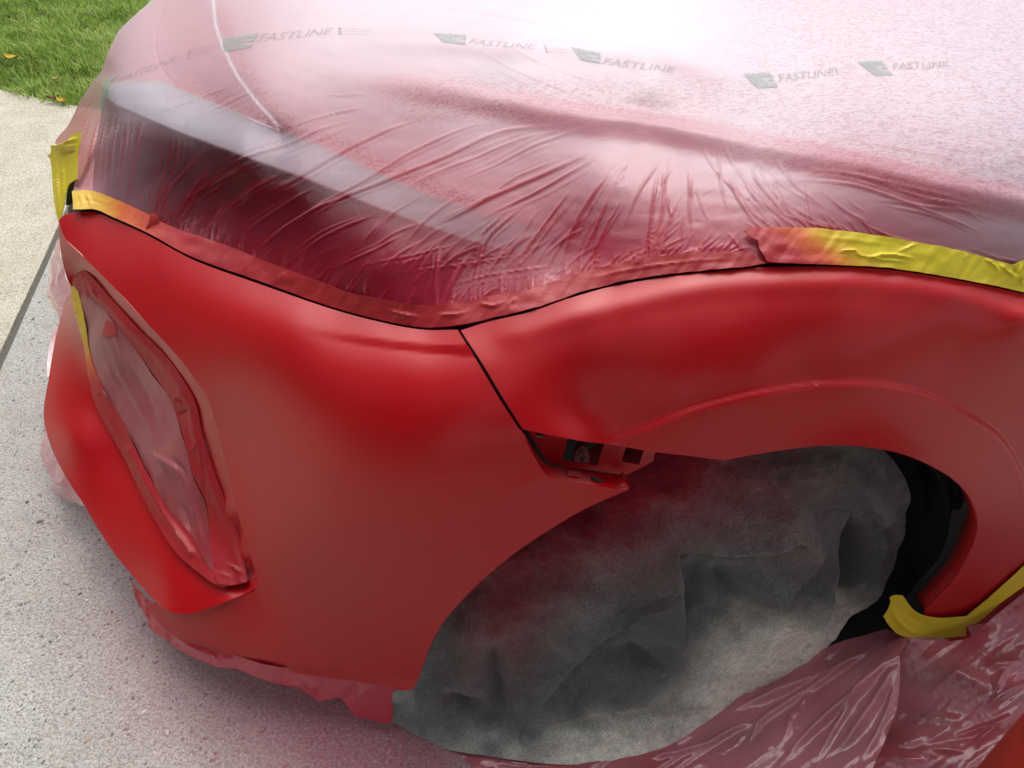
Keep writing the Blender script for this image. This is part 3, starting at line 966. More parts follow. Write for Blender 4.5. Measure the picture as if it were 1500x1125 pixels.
# ------------------------------------------------------------------ film over the front
WR = [
    ([(440, 108), (528, 119), (620, 130), (730, 152), (840, 174), (950, 188), (1106, 217), (1263, 248), (1380, 279), (1500, 302), (1700, 366)], 36, .020, 'soft'),
    ([(400, 70), (540, 62), (620, 62), (760, 72), (950, 84), (1030, 112), (1110, 137)], 30, .012),
    # folds read off the sheet: points, half width (px), height (m), where strongest
    ([(835, 186), (740, 192), (650, 232), (560, 268), (480, 300), (400, 345)], 4.0, .0060),
    ([(745, 180), (690, 185), (600, 225), (540, 262), (470, 300), (380, 372)], 3.6, .0055),
    ([(820, 190), (760, 205), (700, 230), (620, 262), (560, 300)], 3.0, .0045),
    ([(860, 188), (790, 210), (720, 245), (660, 270)], 2.6, .0040),
    ([(885, 214), (800, 255), (720, 290), (660, 320), (610, 340)], 4.2, .0065),
    ([(897, 217), (840, 250), (790, 280), (730, 308), (690, 330)], 3.0, .0045),
    ([(825, 232), (760, 258), (720, 285), (690, 310)], 2.6, .0035),
    ([(632, 168), (560, 195), (500, 225), (430, 265), (360, 300)], 3.2, .0050),
    ([(540, 170), (470, 190), (420, 212), (340, 240), (270, 300)], 2.6, .0040),
    ([(530, 178), (480, 200), (430, 220), (380, 250)], 2.0, .0030),
    ([(548, 155), (480, 168), (416, 188)], 2.0, .0028),
    ([(540, 138), (500, 140), (475, 138)], 1.8, .0022),
    ([(847, 264), (820, 300), (790, 340), (765, 375), (755, 420)], 3.6, .0055),
    ([(912, 233), (880, 270), (850, 315), (832, 360), (820, 400)], 3.8, .0060),
    ([(920, 236), (905, 265), (895, 275)], 2.2, .0030),
    ([(895, 280), (885, 310), (870, 340), (850, 385)], 3.2, .0045),
    ([(915, 285), (895, 320), (880, 350), (860, 395)], 3.2, .0045),
    ([(775, 295), (745, 320), (715, 350), (700, 390), (690, 440)], 3.6, .0060),
    ([(740, 315), (715, 335), (700, 350)], 3.0, .0040),
    ([(967, 240), (958, 290), (952, 340), (949, 378)], 3.0, .0042),
    ([(975, 268), (968, 320), (955, 378)], 2.8, .0040),
    ([(1060, 250), (1075, 280), (1095, 312), (1112, 332)], 3.0, .0045),
    ([(1093, 240), (1115, 275), (1140, 305), (1160, 332)], 3.4, .0048),
    ([(1087, 260), (1105, 290), (1125, 312)], 2.6, .0035),
    ([(1125, 256), (1145, 290), (1162, 320)], 2.6, .0035),
    ([(1175, 265), (1182, 300), (1190, 335)], 2.6, .0030),
    ([(1150, 262), (1250, 272), (1340, 300), (1420, 312), (1500, 335)], 3.4, .0045),
    ([(1275, 292), (1330, 300), (1380, 318), (1450, 345)], 3.0, .0040),
    ([(1330, 290), (1400, 305), (1450, 330)], 3.0, .0040),
    ([(1290, 300), (1370, 318), (1440, 350)], 2.8, .0035),
    ([(1160, 250), (1230, 256), (1310, 275), (1500, 318)], 2.6, .0030),
    # headlight: loose folds that hang from the lamp's upper edge
    ([(258, 190), (248, 235), (232, 300), (222, 340)], 3.2, .0060), ([(262, 190), (258, 240), (240, 300)], 2.6, .0050),
    ([(213, 170), (200, 215), (190, 270), (178, 305)], 3.0, .0050), ([(200, 168), (190, 210), (180, 280)], 2.4, .0045), ([(190, 160), (184, 210), (170, 290)], 2.6, .0045),
    ([(309, 205), (275, 250), (245, 290), (232, 345)], 3.4, .0055), ([(312, 235), (296, 262), (270, 300), (250, 330)], 4.0, .0065),
    ([(385, 235), (340, 250), (300, 275), (262, 305)], 4.0, .0060), ([(420, 250), (360, 285), (310, 330)], 3.6, .0055), ([(332, 295), (312, 325), (290, 355)], 3.4, .0050),
    ([(470, 270), (400, 310), (345, 350)], 3.2, .0050), ([(500, 290), (430, 325), (370, 372)], 3.4, .0050), ([(560, 310), (480, 345), (420, 388)], 3.2, .0050), ([(600, 340), (540, 370), (470, 400)], 3.0, .0045),
    ([(645, 362), (640, 395), (632, 440)], 4.5, .0075), ([(690, 372), (670, 400), (650, 444)], 4.5, .0075), ([(820, 388), (740, 400), (650, 418)], 1.8, .0030), ([(780, 372), (690, 385), (560, 402)], 1.8, .0030), ([(700, 350), (600, 375), (500, 395)], 1.8, .0025),
    # left wall, drawn down to the tape
    ([(150, 150), (138, 200), (125, 250), (116, 282)], 2.0, .0040), ([(160, 152), (148, 210), (136, 280)], 2.0, .0040), ([(168, 158), (156, 215), (146, 282)], 2.2, .0042), ([(176, 160), (166, 215), (156, 285)], 2.0, .0040),
    ([(146, 180), (135, 215), (128, 275)], 2.0, .0036), ([(133, 150), (118, 200), (110, 240)], 1.8, .0035), ([(150, 112), (128, 160), (105, 200)], 1.8, .0035),
    # nose: pull lines towards the front corner
    ([(260, 30), (215, 55), (170, 82)], 1.6, .0022), ([(300, 35), (250, 62), (180, 100), (155, 118)], 1.6, .0024), ([(305, 48), (250, 76), (190, 108)], 1.6, .0024), ([(310, 60), (260, 84), (200, 112)], 1.5, .0022), ([(270, 55), (210, 85), (160, 110)], 1.5, .0022), ([(240, 40), (190, 62), (165, 75)], 1.5, .002), ([(295, 22), (240, 40), (180, 60)], 1.5, .002),
    ([(350, 122), (300, 140), (262, 156), (215, 166)], 2.0, .0032), ([(395, 120), (340, 148), (295, 170), (258, 190)], 2.0, .0032), ([(300, 145), (270, 152), (232, 166)], 1.8, .0026),
    # long soft lines over the hood
    ([(690, 68), (740, 95), (800, 122), (870, 150)], 3.0, .0016), ([(720, 60), (800, 95), (900, 128)], 3.0, .0016), ([(560, 0), (700, 22), (850, 50), (950, 78)], 5, .003), ([(720, 8), (800, 14), (930, 22)], 4, .002),
    ([(1200, 20), (1300, 35), (1420, 60)], 2.4, .0018), ([(1240, 45), (1340, 62), (1500, 92)], 2.4, .0018), ([(1300, 32), (1400, 50), (1500, 66)], 2.0, .0016), ([(1350, 105), (1430, 120), (1500, 140)], 2.2, .0018), ([(1200, 165), (1320, 185), (1500, 210)], 2.6, .002), ([(1150, 185), (1280, 210), (1450, 240)], 2.6, .002), ([(1320, 200), (1400, 212), (1500, 228)], 2.4, .0018),
    # the gap at the hood's front edge shows as a raised line
    ([(313, -20), (313, 0), (316, 36), (327, 68), (348, 110), (377, 149), (412, 186)], 1.7, -.003, 'all'), ([(242, 7), (229, 43), (228, 71), (236, 100), (256, 123)], 1.8, -.002, 'all'),
]
rr_ = random.Random(5)
# short pleats fanning out of the tape's upper edge
TAPE_UP = spl([(108, 281), (135, 281), (167, 293), (213, 314), (249, 332), (338, 363), (380, 380), (417, 394), (468, 413), (513, 430), (567, 440), (601, 447), (647, 448), (687, 442), (745, 430), (780, 426), (849, 402), (931, 382), (1009, 373), (1098, 369)], 3)
TU = np.array(TAPE_UP)
for k in range(150):
    i = rr_.randrange(40, len(TU) - 4)
    p = TU[i]
    a = {0: -1.1, 1: -1.25, 2: -1.0}[rr_.randrange(3)] + rr_.uniform(-.5, .35)
    if p[0] > 880:
        a = rr_.uniform(-1.4, -.35)
    ln = rr_.uniform(14, 52)
    WR.append(([(p[0] - 3 * math.cos(a), p[1] - 3 * math.sin(a)), (p[0] + ln * .5 * math.cos(a), p[1] + ln * .5 * math.sin(a)), (p[0] + ln * math.cos(a + .15), p[1] + ln * math.sin(a + .15))], rr_.uniform(1.8, 3.0), rr_.uniform(.0026, .0060), 'start'))
for k in range(26):                                       # one tight fan
    a = -1.45 + k * .055
    ln = rr_.uniform(35, 95) if k < 20 else rr_.uniform(20, 60)
    WR.append(([(950, 379), (950 + ln * .5 * math.cos(a), 379 + ln * .5 * math.sin(a)), (950 + ln * math.cos(a + .08), 379 + ln * math.sin(a + .08))], 2.6, .0055, 'start'))
for k in range(46):                                       # pleats beside the yellow tape
    x = 1020 + k * 10.4 + rr_.uniform(-4, 4)
    y = 366 if x < 1090 else 336 + (x - 1150) * .02 if x < 1200 else 336 + (x - 1200) * .165
    a = -2.2 + rr_.uniform(-.3, .3) if x > 1080 else -.7 + rr_.uniform(-.2, .2)
    if x > 1300:
        a = -2.9 + rr_.uniform(-.2, .2)
    ln = rr_.uniform(20, 60)
    WR.append(([(x, y), (x + ln * .5 * math.cos(a), y + ln * .5 * math.sin(a)), (x + ln * math.cos(a - .1), y + ln * math.sin(a - .1))], rr_.uniform(2.0, 3.2), rr_.uniform(.003, .0055), 'start'))


for pts_, w_, h_, *md in list(WR):
    if md or len(pts_) < 3 or w_ > 10:
        continue
    for c_ in range(2):
        ox, oy = rr_.uniform(-13, 13), rr_.uniform(-9, 9)
        k0 = rr_.uniform(0, .35)
        q_ = [(p[0] + ox + rr_.uniform(-3, 3), p[1] + oy + rr_.uniform(-2, 2)) for p in pts_]
        q_[0] = (q_[0][0] * (1 - k0) + q_[1][0] * k0, q_[0][1] * (1 - k0) + q_[1][1] * k0)
        WR.append((q_, w_ * rr_.uniform(.5, .75), h_ * rr_.uniform(.3, .65)))
for k in range(60):                                       # taut hair-lines over the slope above the tape
    x = rr_.uniform(430, 1420)
    y0 = np.interp(x, [p[0] for p in TU], [p[1] for p in TU]) if x < 1095 else np.interp(x, [1095, 1300, 1500], [336, 350, 385])
    a = np.interp(x, [430, 800, 950, 1100, 1250, 1420], [-.75, -1.0, -1.5, -2.1, -2.7, -2.9]) + rr_.uniform(-.25, .25)
    s0, ln = rr_.uniform(10, 90), rr_.uniform(40, 150)
    p0 = (x + s0 * math.cos(a), y0 + s0 * math.sin(a))
    if math.sin(a) * (s0 + ln) < -190:
        continue
    WR.append(([p0, (p0[0] + ln * .5 * math.cos(a), p0[1] + ln * .5 * math.sin(a)), (p0[0] + ln * math.cos(a + .12), p0[1] + ln * math.sin(a + .12))], rr_.uniform(2.2, 3.6), rr_.uniform(.0018, .004)))


def film_disp(u, v):
    h = ridges(u, v, WR, .48, .45)
    # loose crumple where the sheet bridges the lamp
    lo = sst(0, 40, np.interp(u, [p[0] for p in STRIP_LO], [p[1] for p in STRIP_LO]) * -1 + v) * (u < 860) * sst(860, 760, u)
    c = NA(u / 60 + v / 60, v / 120 - u / 110) + .35 * NB(u / 24 + v / 30, v / 70 - u / 60)
    h = h + lo * .004 * c
    hood_ = (1 - lo)
    h = h + hood_ * .0004 * NC(u / 30, v / 12)
    return h


def tps_attr(pts):
    f = TPS([p[:2] for p in pts], [p[2] for p in pts], 2e-3)
    return lambda u, v: np.clip(f(u, v), 0, 1)


_spray = tps_attr([(95, 195, .62), (120, 155, .6), (130, 200, .58), (112, 270, .62), (200, 60, .30), (170, 100, .3), (250, 250, .45), (200, 260, .42), (350, 300, .7), (450, 320, .85), (300, 350, .85), (500, 420, .97), (400, 380, .95), (640, 440, .99), (700, 390, .82), (800, 335, .8), (620, 250, .62), (620, 190, .46), (480, 190, .52), (750, 200, .42), (900, 230, .40), (900, 330, .84), (900, 390, .97), (1050, 300, .70), (1050, 360, .92), (1200, 300, .58), (1350, 330, .52), (1480, 375, .36), (730, 154, .12), (1106, 219, .06), (1500, 300, .05), (500, 60, .10), (700, 40, .08), (950, 90, .02), (1000, 150, .14), (1200, 60, .05), (1400, 150, .02), (1500, 250, .06), (450, 120, .30), (360, 130, .40), (280, 60, .45), (1300, 200, .1), (150, 180, .45), (1800, 100, .02), (1100, -90, .03), (400, -60, .12), (1800, 450, .3)])
_cloud = tps_attr([(95, 195, .75), (120, 155, .7), (130, 200, .62), (112, 270, .66), (200, 60, .55), (620, 250, .62), (480, 190, .62), (620, 190, .66), (300, 130, .55), (200, 110, .5), (750, 200, .66), (900, 230, .66), (900, 330, .72), (900, 390, .85), (1050, 300, .68), (1050, 360, .82), (1200, 300, .62), (1350, 330, .58), (1480, 375, .55), (730, 154, .78), (1106, 219, .84), (1500, 300, .84), (500, 60, .78), (700, 40, .82), (950, 90, .92), (1000, 150, .8), (1200, 60, .9), (1400, 150, .88), (1500, 250, .88), (360, 120, .58), (280, 60, .5), (1800, 100, .85), (1100, -90, .8), (400, -60, .7), (1800, 450, .6), (830, 350, .68), (700, 430, .8)])
_lampcl = tps_attr([(170, 200, .34), (250, 260, .17), (350, 280, .22), (450, 310, .22), (300, 340, .28), (380, 390, .5), (500, 420, .6), (560, 360, .5), (640, 440, .72), (680, 380, .5), (780, 390, .62), (150, 250, .45)])
_slo_x, _slo_y = [p[0] for p in STRIP_LO], [p[1] for p in STRIP_LO]
_sup_x, _sup_y = [p[0] for p in STRIP_UP], [p[1] for p in STRIP_UP]
GAPL = [(313, -20), (313, 0), (316, 36), (327, 68), (348, 110), (377, 149), (412, 186)]


def _zones(u, v):
    lo = np.interp(u, _slo_x, _slo_y)
    up = np.interp(u, _sup_x, _sup_y)
    end = sst(850, 800, u) * sst(148, 160, u)
    lamp = sst(-4, 4, v - lo) * end
    strip = sst(-5, 3, v - up) * sst(4, -4, v - lo) * end
    return lamp, strip


def film_spray(u, v):
    lamp, strip = _zones(u, v)
    r = np.clip(ridges(u, v, WR, .48, .45) / .0022, 0, 1)
    s_ = _spray(u, v) - strip * .42 * sst(820, 500, u) + .28 * lamp * sst(160, 260, u)
    gap_highlight = np.exp(-(line_d(u, v, GAPL)[0] / 2.2)**2)  # highlight along the nose gap, painted as a line with less red
    return np.clip(s_ + .30 * r * sst(90, 190, v + .05 * u) - .4 * gap_highlight, 0, 1)


def film_cloud(u, v):
    lamp, strip = _zones(u, v)
    c = _cloud(u, v)
    c = c * (1 - lamp) + _lampcl(u, v) * lamp
    c = c * (1 - strip) + strip * (.36 + .2 * sst(600, 800, u))
    r = np.clip(ridges(u, v, WR, .48, .45) / .0022, 0, 1)
    gap_highlight = np.exp(-(line_d(u, v, GAPL)[0] / 2.2)**2)  # same painted gap highlight, as a cloudier line
    return np.clip(c + .25 * r * lamp + .35 * gap_highlight, 0, 1)



def film_fleck(u, v):
    a = sst(95, 130, v) * sst(200, 150, v) * sst(520, 620, u)
    b = sst(980, 1150, u) * sst(300, 230, v - (u - 950) * .19 + 60) * .9
    c = np.exp(-(line_d(u, v, [(q[0] + 12, q[1] - 9) for q in STRIP_UP[3:9]])[0] / 12)**2)
    d = np.exp(-(line_d(u, v, [(320, 20), (340, 68), (362, 110), (392, 149), (425, 183)])[0] / 13)**2)
    return np.clip(np.maximum.reduce([a, b, c, d]), 0, 1)


film_poly = outline([(300, -70), (500, -110), (900, -120), (1300, -120), (1900, -100)], [(1900, -100), (1900, 300), (1770, 493)],
                    [(1770, 493), (1500, 425), (1392, 403), (1299, 389), (1224, 385), (1131, 385), (1071, 390), (977, 399), (895, 413), (831, 431), (780, 448), (713, 464), (668, 472), (620, 475), (567, 465), (487, 444), (407, 414), (380, 405), (284, 371), (213, 334), (167, 311), (140, 303), (108, 300)],
                    [(108, 300), (108, 285), (110, 266), (113, 240), (115, 222), (100, 214), (82, 211), (100, 185), (117, 149), (135, 121), (149, 103), (156, 82), (174, 46), (199, 21), (222, 0), (260, -40), (300, -70)], step=5)
film = sheet('masking_film', film_poly, film_s, 2.3, M_FILM, None, disp=film_disp, attrs={'spray': film_spray, 'cloud': film_cloud, 'fleck': film_fleck})
tag(film, 'large clear plastic sheet misted with red overspray, stretched over the hood and headlight', 'masking film')


# print on the sheet
def on_film(P2, lift):
    P2 = np.asarray(P2, float)
    u, v = P2[:, 0], P2[:, 1]
    return film_s.pos(u, v) + film_s.normal(u, v) * (film_disp(u, v) + lift)[:, None]


def quad_map(q, x, y):
    """q: top-left, top-right, bottom-right, bottom-left"""
    q = np.asarray(q, float)
    x, y = np.asarray(x)[:, None], np.asarray(y)[:, None]
    return (q[0] * (1 - x) + q[1] * x) * (1 - y) + (q[3] * (1 - x) + q[2] * x) * y


def glyphs(txt):
    cu = bpy.data.curves.new('t', 'FONT')
    cu.body = txt
    cu.shear = .25
    cu.offset = .012
    cu.resolution_u = 2
    o = bpy.data.objects.new('t', cu)
    COL.objects.link(o)
    dg = bpy.context.evaluated_depsgraph_get()
    me = bpy.data.meshes.new_from_object(o.evaluated_get(dg))
    bm = bmesh.new()
    bm.from_mesh(me)
    bmesh.ops.triangulate(bm, faces=bm.faces)
    bmesh.ops.subdivide_edges(bm, edges=[e for e in bm.edges if e.calc_length() > .16], cuts=2)
    bmesh.ops.triangulate(bm, faces=bm.faces)
    V = np.array([v.co[:2] for v in bm.verts])
    Fc = [tuple(v.index for v in f.verts) for f in bm.faces]
    bm.free()
    bpy.data.objects.remove(o)
    bpy.data.curves.remove(cu)
    bpy.data.meshes.remove(me)
    V -= V.min(0)
    V /= V.max(0)
    V[:, 1] = 1 - V[:, 1]
    return V, Fc


def print_mesh(name, quad, V, Fc, mat, lift=.0012):
    P = on_film(quad_map(quad, V[:, 0], V[:, 1]), lift)
    return mesh(name, P, Fc, mat, film, smooth=False)


def bars(rects):
    V, Fc = [], []
    for x0, y0, x1, y1, sl in rects:
        nx = 8
        b = len(V)
        for k in range(nx + 1):
            x = x0 + (x1 - x0) * k / nx
            V += [(x + sl, y0), (x, y1)]
        Fc += [(b + 2 * k, b + 2 * k + 1, b + 2 * k + 3, b + 2 * k + 2) for k in range(nx)]
    return np.array(V), Fc


def grid_rects(holes):
    """a filled block with slanted cuts left out"""
    V, Fc = [], []
    n, m = 26, 10
    for j in range(m + 1):
        for i in range(n + 1):
            V.append((i / n, j / m))
    for j in range(m):
        for i in range(n):
            x, y = (i + .5) / n, (j + .5) / m
            if any(h(x, y) for h in holes):
                continue
            a = j * (n + 1) + i
            Fc.append((a, a + 1, a + n + 2, a + n + 1))
    return np.array(V), Fc


cuts = [lambda x, y, c=c: .30 < y < .62 and abs(x - c + .16 * (y - .46)) < .022 for c in (.60, .68, .76)] + [lambda x, y: .28 < y < .38 and .74 < x < .90, lambda x, y: .62 < y < .72 and .70 < x < .99]
WORD = glyphs('FASTLINE')
small = []
for j in range(3):
    y = .06 + j * .33
    small += [(0, y, .09, y + .22, 0), (.03, y + .05, .13, y + .16, 0)]
    x = .17
    rs = random.Random(40 + j)
    while x < .96:
        w = rs.uniform(.03, .09)
        small.append((x, y + .06, min(x + w, .99), y + .14, 0))
        x += w + .018
SMALL = bars(small)
BLOCK = grid_rects(cuts)
prints = [  # block, word, small lines
    ([(326, 56), (380, 48), (367, 70), (327, 76)], [(380, 50), (489, 41), (487, 50), (376, 63)], [(495, 40), (545, 43), (549, 53), (496, 53)]),
    ([(153, 117), (175, 109), (158, 130), (147, 160)], [(176, 112), (262, 80), (259, 90), (164, 125)], [(277, 72), (318, 61), (322, 71), (272, 88)]),
    ([(635, 50), (684, 53), (684, 70), (649, 66)], [(690, 60), (786, 70), (785, 78), (687, 68)], [(796, 70), (832, 74), (834, 84), (800, 82)]),
    ([(836, 73), (880, 82), (880, 95), (851, 90)], [(884, 87), (990, 100), (990, 108), (882, 95)], None),
    ([(1089, 109), (1128, 105), (1140, 128), (1110, 130)], [(1137, 109), (1221, 100), (1223, 110), (1142, 121)], [(1222, 98), (1244, 98), (1250, 109), (1226, 111)]),
    ([(1255, 90), (1292, 89), (1308, 110), (1281, 111)], [(1304, 93), (1388, 90), (1392, 99), (1308, 103)], None),
]
for b, w, sm in prints:
    print_mesh('printed_emblem', b, *BLOCK, M_INK)
    print_mesh('printed_word', w, *WORD, M_INKD)
    if sm:
        print_mesh('printed_small_lines', sm, *SMALL, M_INKD)
# the emblem at the front corner folds down over the edge
print_mesh('printed_emblem', [(147, 148), (157, 132), (156, 142), (148, 172)], *grid_rects([]), M_INK)

# dark cavity behind the shut line
LINE_A = [(100, 318), (108, 309), (140, 309), (164, 319), (213, 341), (284, 379), (380, 413), (487, 451), (567, 472), (620, 481), (668, 479), (713, 470), (780, 454), (895, 418), (977, 404), (1071, 395), (1131, 390), (1224, 390), (1299, 394), (1392, 408), (1500, 430), (1760, 505)]
gap_poly = outline([(u, v - 14) for u, v in LINE_A], [(1760, 525)], [(u, v + 14) for u, v in LINE_A[::-1]], step=8)
sheet('shut_line_channel', gap_poly, film_s, 10, M_BLACK, car, push=.03, th=.002)

# ------------------------------------------------------------------ masking tape
CUT_A = [(u, v - 1.4) for u, v in LINE_A[1:]]
tape_up = [(107, 281), (135, 280), (167, 291), (213, 312), (249, 331), (338, 362), (380, 379), (417, 393), (468, 412), (513, 429), (567, 439), (601, 446), (647, 447), (687, 441), (745, 429), (780, 424), (849, 401), (931, 381), (1009, 372), (1098, 368)]
i1 = [i for i, p in enumerate(CUT_A) if p[0] < 1090][-1]
tape_poly = outline(tape_up, [(1098, 368), (1110, 380), (1122, 387)], [(1122, 387)] + CUT_A[:i1 + 1][::-1], [CUT_A[0], (107, 281)], step=5)


def tape_disp(u, v):
    ripple = .0010 * NA(u / 9 + v / 14, v / 30) + .0012 * NB(u / 26, v / 12)
    return .002 + ripple


def tape_spray(u, v):
    return np.clip(sst(105, 250, u) * .58 + .22 + sst(230, 330, u) * .25, 0, 1)


T1 = [([(118, 284), (122, 296), (119, 305)], 1.8, .003), ([(128, 283), (133, 297), (134, 306)], 1.8, .003), ([(110, 292), (140, 296), (165, 306)], 1.4, -.002), ([(420, 398), (412, 410), (407, 418)], 3, .003), ([(760, 436), (748, 444), (742, 456)], 3, .003),
      ([(640, 462), (670, 462), (690, 455)], 2.4, .0035), ([(560, 452), (600, 462), (620, 466)], 2.4, .0035), ([(700, 444), (725, 450), (745, 440)], 2.6, .004), ([(850, 412), (930, 395), (1010, 383)], 2.2, .0018), ([(940, 392), (1010, 384), (1090, 378)], 1.8, .0015), ([(600, 456), (592, 470)], 2, .002)]
tape1 = sheet('masking_tape', tape_poly, film_s, 2.8, M_TAPE, None, push=-.004, disp=lambda u, v: tape_disp(u, v) + ridges(u, v, T1), attrs={'spray': tape_spray}, th=.0012)
tag(tape1, 'long tape strip along the headlight edge, painted red with an orange left end', 'masking tape', 'masking tape strips')
flap_s = Surf([(213, 338, 't', 1.30), (232, 322, 't', 1.29), (222, 312, 't', 1.325), (236, 335, 't', 1.31)])
flap_c = film_s.t(np.array([222.]), np.array([325.]))[0]
flap_s = Surf([(213, 338, 't', flap_c - .010), (232, 322, 't', flap_c - .024), (222, 312, 't', flap_c - .012), (236, 335, 't', flap_c - .008)])
sheet('tape_tab', outline([(213, 335), (218, 325), (220, 313), (226, 312)], [(226, 312), (232, 320), (231, 330)], [(231, 330), (222, 338), (213, 335)], step=3), flap_s, 3, M_TAPE, tape1, attrs={'spray': .8}, th=.001)

t2_up = [(1090, 339), (1096, 336), (1112, 334), (1187, 335), (1240, 340), (1299, 348), (1373, 361), (1420, 371), (1467, 384), (1482, 388), (1500, 381), (1600, 415), (1770, 470)]
t2_lo = [p for p in [(u, v - 1.4) for u, v in LINE_A] if p[0] > 1140]
t2_poly = outline(t2_up, [(1770, 470), (1760, 503)], t2_lo[::-1], [t2_lo[0], (1123, 384), (1119, 376), (1112, 365), (1110, 353), (1100, 349), (1090, 339)], step=5)
T2 = [([(1260, 385), (1290, 374), (1330, 378), (1345, 384)], 2.4, .004), ([(1240, 372), (1300, 382), (1340, 384)], 2.2, .003), ([(1225, 370), (1250, 368), (1262, 378)], 2.4, .0035), ([(1345, 356), (1322, 366), (1310, 372)], 2.4, .003),
      ([(1415, 372), (1408, 382)], 1.8, .002), ([(1440, 378), (1455, 390), (1462, 398)], 2.2, .004), ([(1458, 384), (1470, 396), (1490, 410)], 2.2, .004), ([(1500, 382), (1488, 400), (1500, 420)], 2.6, .005), ([(1480, 390), (1494, 408), (1500, 415)], 2.2, -.004), ([(1180, 345), (1240, 352), (1330, 362)], 4, .0012)]
tape2 = sheet('masking_tape', t2_poly, film_s, 2.2, M_TAPE, None, push=-.0075, disp=lambda u, v: tape_disp(u, v) * .9 + ridges(u, v, T2), attrs={'spray': lambda u, v: np.clip(.95 - sst(1100, 1290, u - (v - 350) * 1.2) * 1.0 + .05 * NA(u / 20, v / 9), 0, 1)}, th=.0012)
tag(tape2, 'wide yellow tape strip on the fender top, its left end misted red', 'masking tape', 'masking tape strips')

# left hanging piece: a folded strip with a crumpled head
t3 = thing('masking_tape', 'yellow tape hanging in loose folds at the left front corner', 'masking tape', at(95, 260, 't', 1.75), 'masking tape strips')
t3_s = Surf([(118, 197, 't', 1.665), (74, 214, 't', 1.80), (112, 260, 't', 1.66), (97, 283, 't', 1.69), (86, 322, 't', 1.70), (75, 245, 't', 1.80), (95, 240, 't', 1.73), (83, 313, 't', 1.71)])
T3 = [([(76, 216), (96, 212), (116, 200)], 3, .012), ([(86, 230), (95, 216), (116, 213)], 2.4, .010), ([(84, 228), (86, 270), (87, 318)], 1.8, .007), ([(92, 228), (94, 260), (92, 300)], 1.8, .006), ([(112, 222), (100, 222), (92, 228)], 2.2, -.008)]
sheet('hanging_strip', outline([(74, 213), (86, 212), (99, 206), (106, 196), (118, 194)], [(118, 194), (117, 212), (114, 222), (113, 245), (112, 262)], [(112, 262), (101, 270), (97, 283), (91, 312), (86, 326)], [(86, 326), (82, 312), (78, 283), (75, 245), (73, 233), (69, 228)], [(69, 228), (74, 225), (74, 213)], step=3), t3_s, 2.6, M_TAPE, t3, disp=lambda u, v: ridges(u, v, T3), attrs={'spray': 0.02}, th=.0015)
sheet('dark_gap_plug', rr([(99, 272), (112, 262), (116, 300), (96, 300)], 4), t3_s, 6, M_BLACK, car, push=.05, th=.003)

# tape on the wheel arch's lower end, with the curled tip, then up the fender's rear
t4_s = Surf([(1293, 896, 's', .64), (1303, 873, 's', .645), (1325, 874, 's', .648), (1355, 900, 's', .648), (1414, 904, 's', .648), (1415, 933, 's', .645), (1340, 935, 's', .638), (1310, 925, 's', .632), (1500, 825, 's', .66), (1500, 860, 's', .656), (1430, 912, 's', .65), (1560, 780, 's', .664)])
t4_poly = outline([(1294, 903), (1301, 893), (1305, 880), (1303, 876), (1312, 872), (1323, 873)], [(1323, 873), (1338, 893), (1354, 902), (1380, 906), (1416, 903)], [(1416, 903), (1450, 875), (1500, 829), (1590, 745)], [(1590, 745), (1598, 772)], [(1598, 772), (1500, 858), (1465, 884), (1432, 912), (1416, 916)], [(1416, 916), (1415, 932)], [(1415, 932), (1370, 935), (1338, 935), (1316, 929), (1303, 917), (1294, 903)], step=4)
T4 = [([(1306, 884), (1312, 905), (1330, 922), (1352, 930)], 4, .006), ([(1325, 888), (1335, 905), (1360, 915)], 3, -.003), ([(1318, 920), (1325, 926)], 2, .002), ([(1355, 922), (1390, 920), (1412, 915)], 2, .0015), ([(1416, 910), (1440, 896), (1500, 843)], 2.4, .0014), ([(1420, 905), (1460, 876), (1500, 838)], 1.6, -.001)]
tape4 = sheet('masking_tape', t4_poly, t4_s, 3.4, M_TAPE, None, disp=lambda u, v: ridges(u, v, T4) + .0005 * NA(u / 8, v / 8), attrs={'spray': .04}, th=.0012)
tag(tape4, 'bright yellow tape with a curled tip on the fender edge behind the wheel', 'masking tape', 'masking tape strips')

# ------------------------------------------------------------------ mask over the bumper's side intake
mask_s = Surf(zp(MASK_UP, MASK_UP_Z) + zp(MASK_LO, MASK_LO_Z) + [(200, 560, 'z', .345), (250, 680, 'z', .312), (290, 760, 'z', .262), (160, 500, 'z', .39)], 2e-4)
IN_UP = [(114, 426), (130, 436), (153, 453), (192, 503), (220, 542), (249, 585), (270, 645), (284, 698), (302, 737), (308, 790), (314, 840)]
IN_LO = [(314, 840), (300, 826), (276, 780), (245, 745), (214, 690), (178, 617), (147, 563), (133, 528), (123, 467), (114, 426)]
MF = [([(165, 475), (172, 500), (180, 520)], 2.5, .004), ([(150, 470), (175, 540), (215, 620), (245, 700)], 4, .003), ([(180, 520), (215, 580), (235, 640)], 5, -.004), ([(212, 660), (235, 672), (262, 690), (276, 715)], 4, .008), ([(250, 668), (268, 690), (280, 720)], 4, -.007), ([(222, 690), (235, 740), (258, 780)], 4, .005), ([(262, 730), (272, 750), (280, 790)], 5, -.007), ([(215, 600), (228, 660), (250, 720)], 3, .003), ([(280, 730), (290, 760), (296, 800)], 3.4, .006), ([(138, 480), (160, 540), (190, 600)], 2.4, .002)]
mfilm = sheet('masking_film', outline(IN_UP, IN_LO, step=5), mask_s, 3.4, M_MASKF, None, push=.004, disp=lambda u, v: ridges(u, v, MF) + .0035 * NA(u / 34 + v / 90, v / 60) + .0006 * NB(u / 7, v / 11),
              attrs={'spray': lambda u, v: np.clip(.66 + .22 * sst(480, 800, v) + .12 * NA(u / 30, v / 50), 0, 1), 'cloud': .97, 'fleck': 0.0})
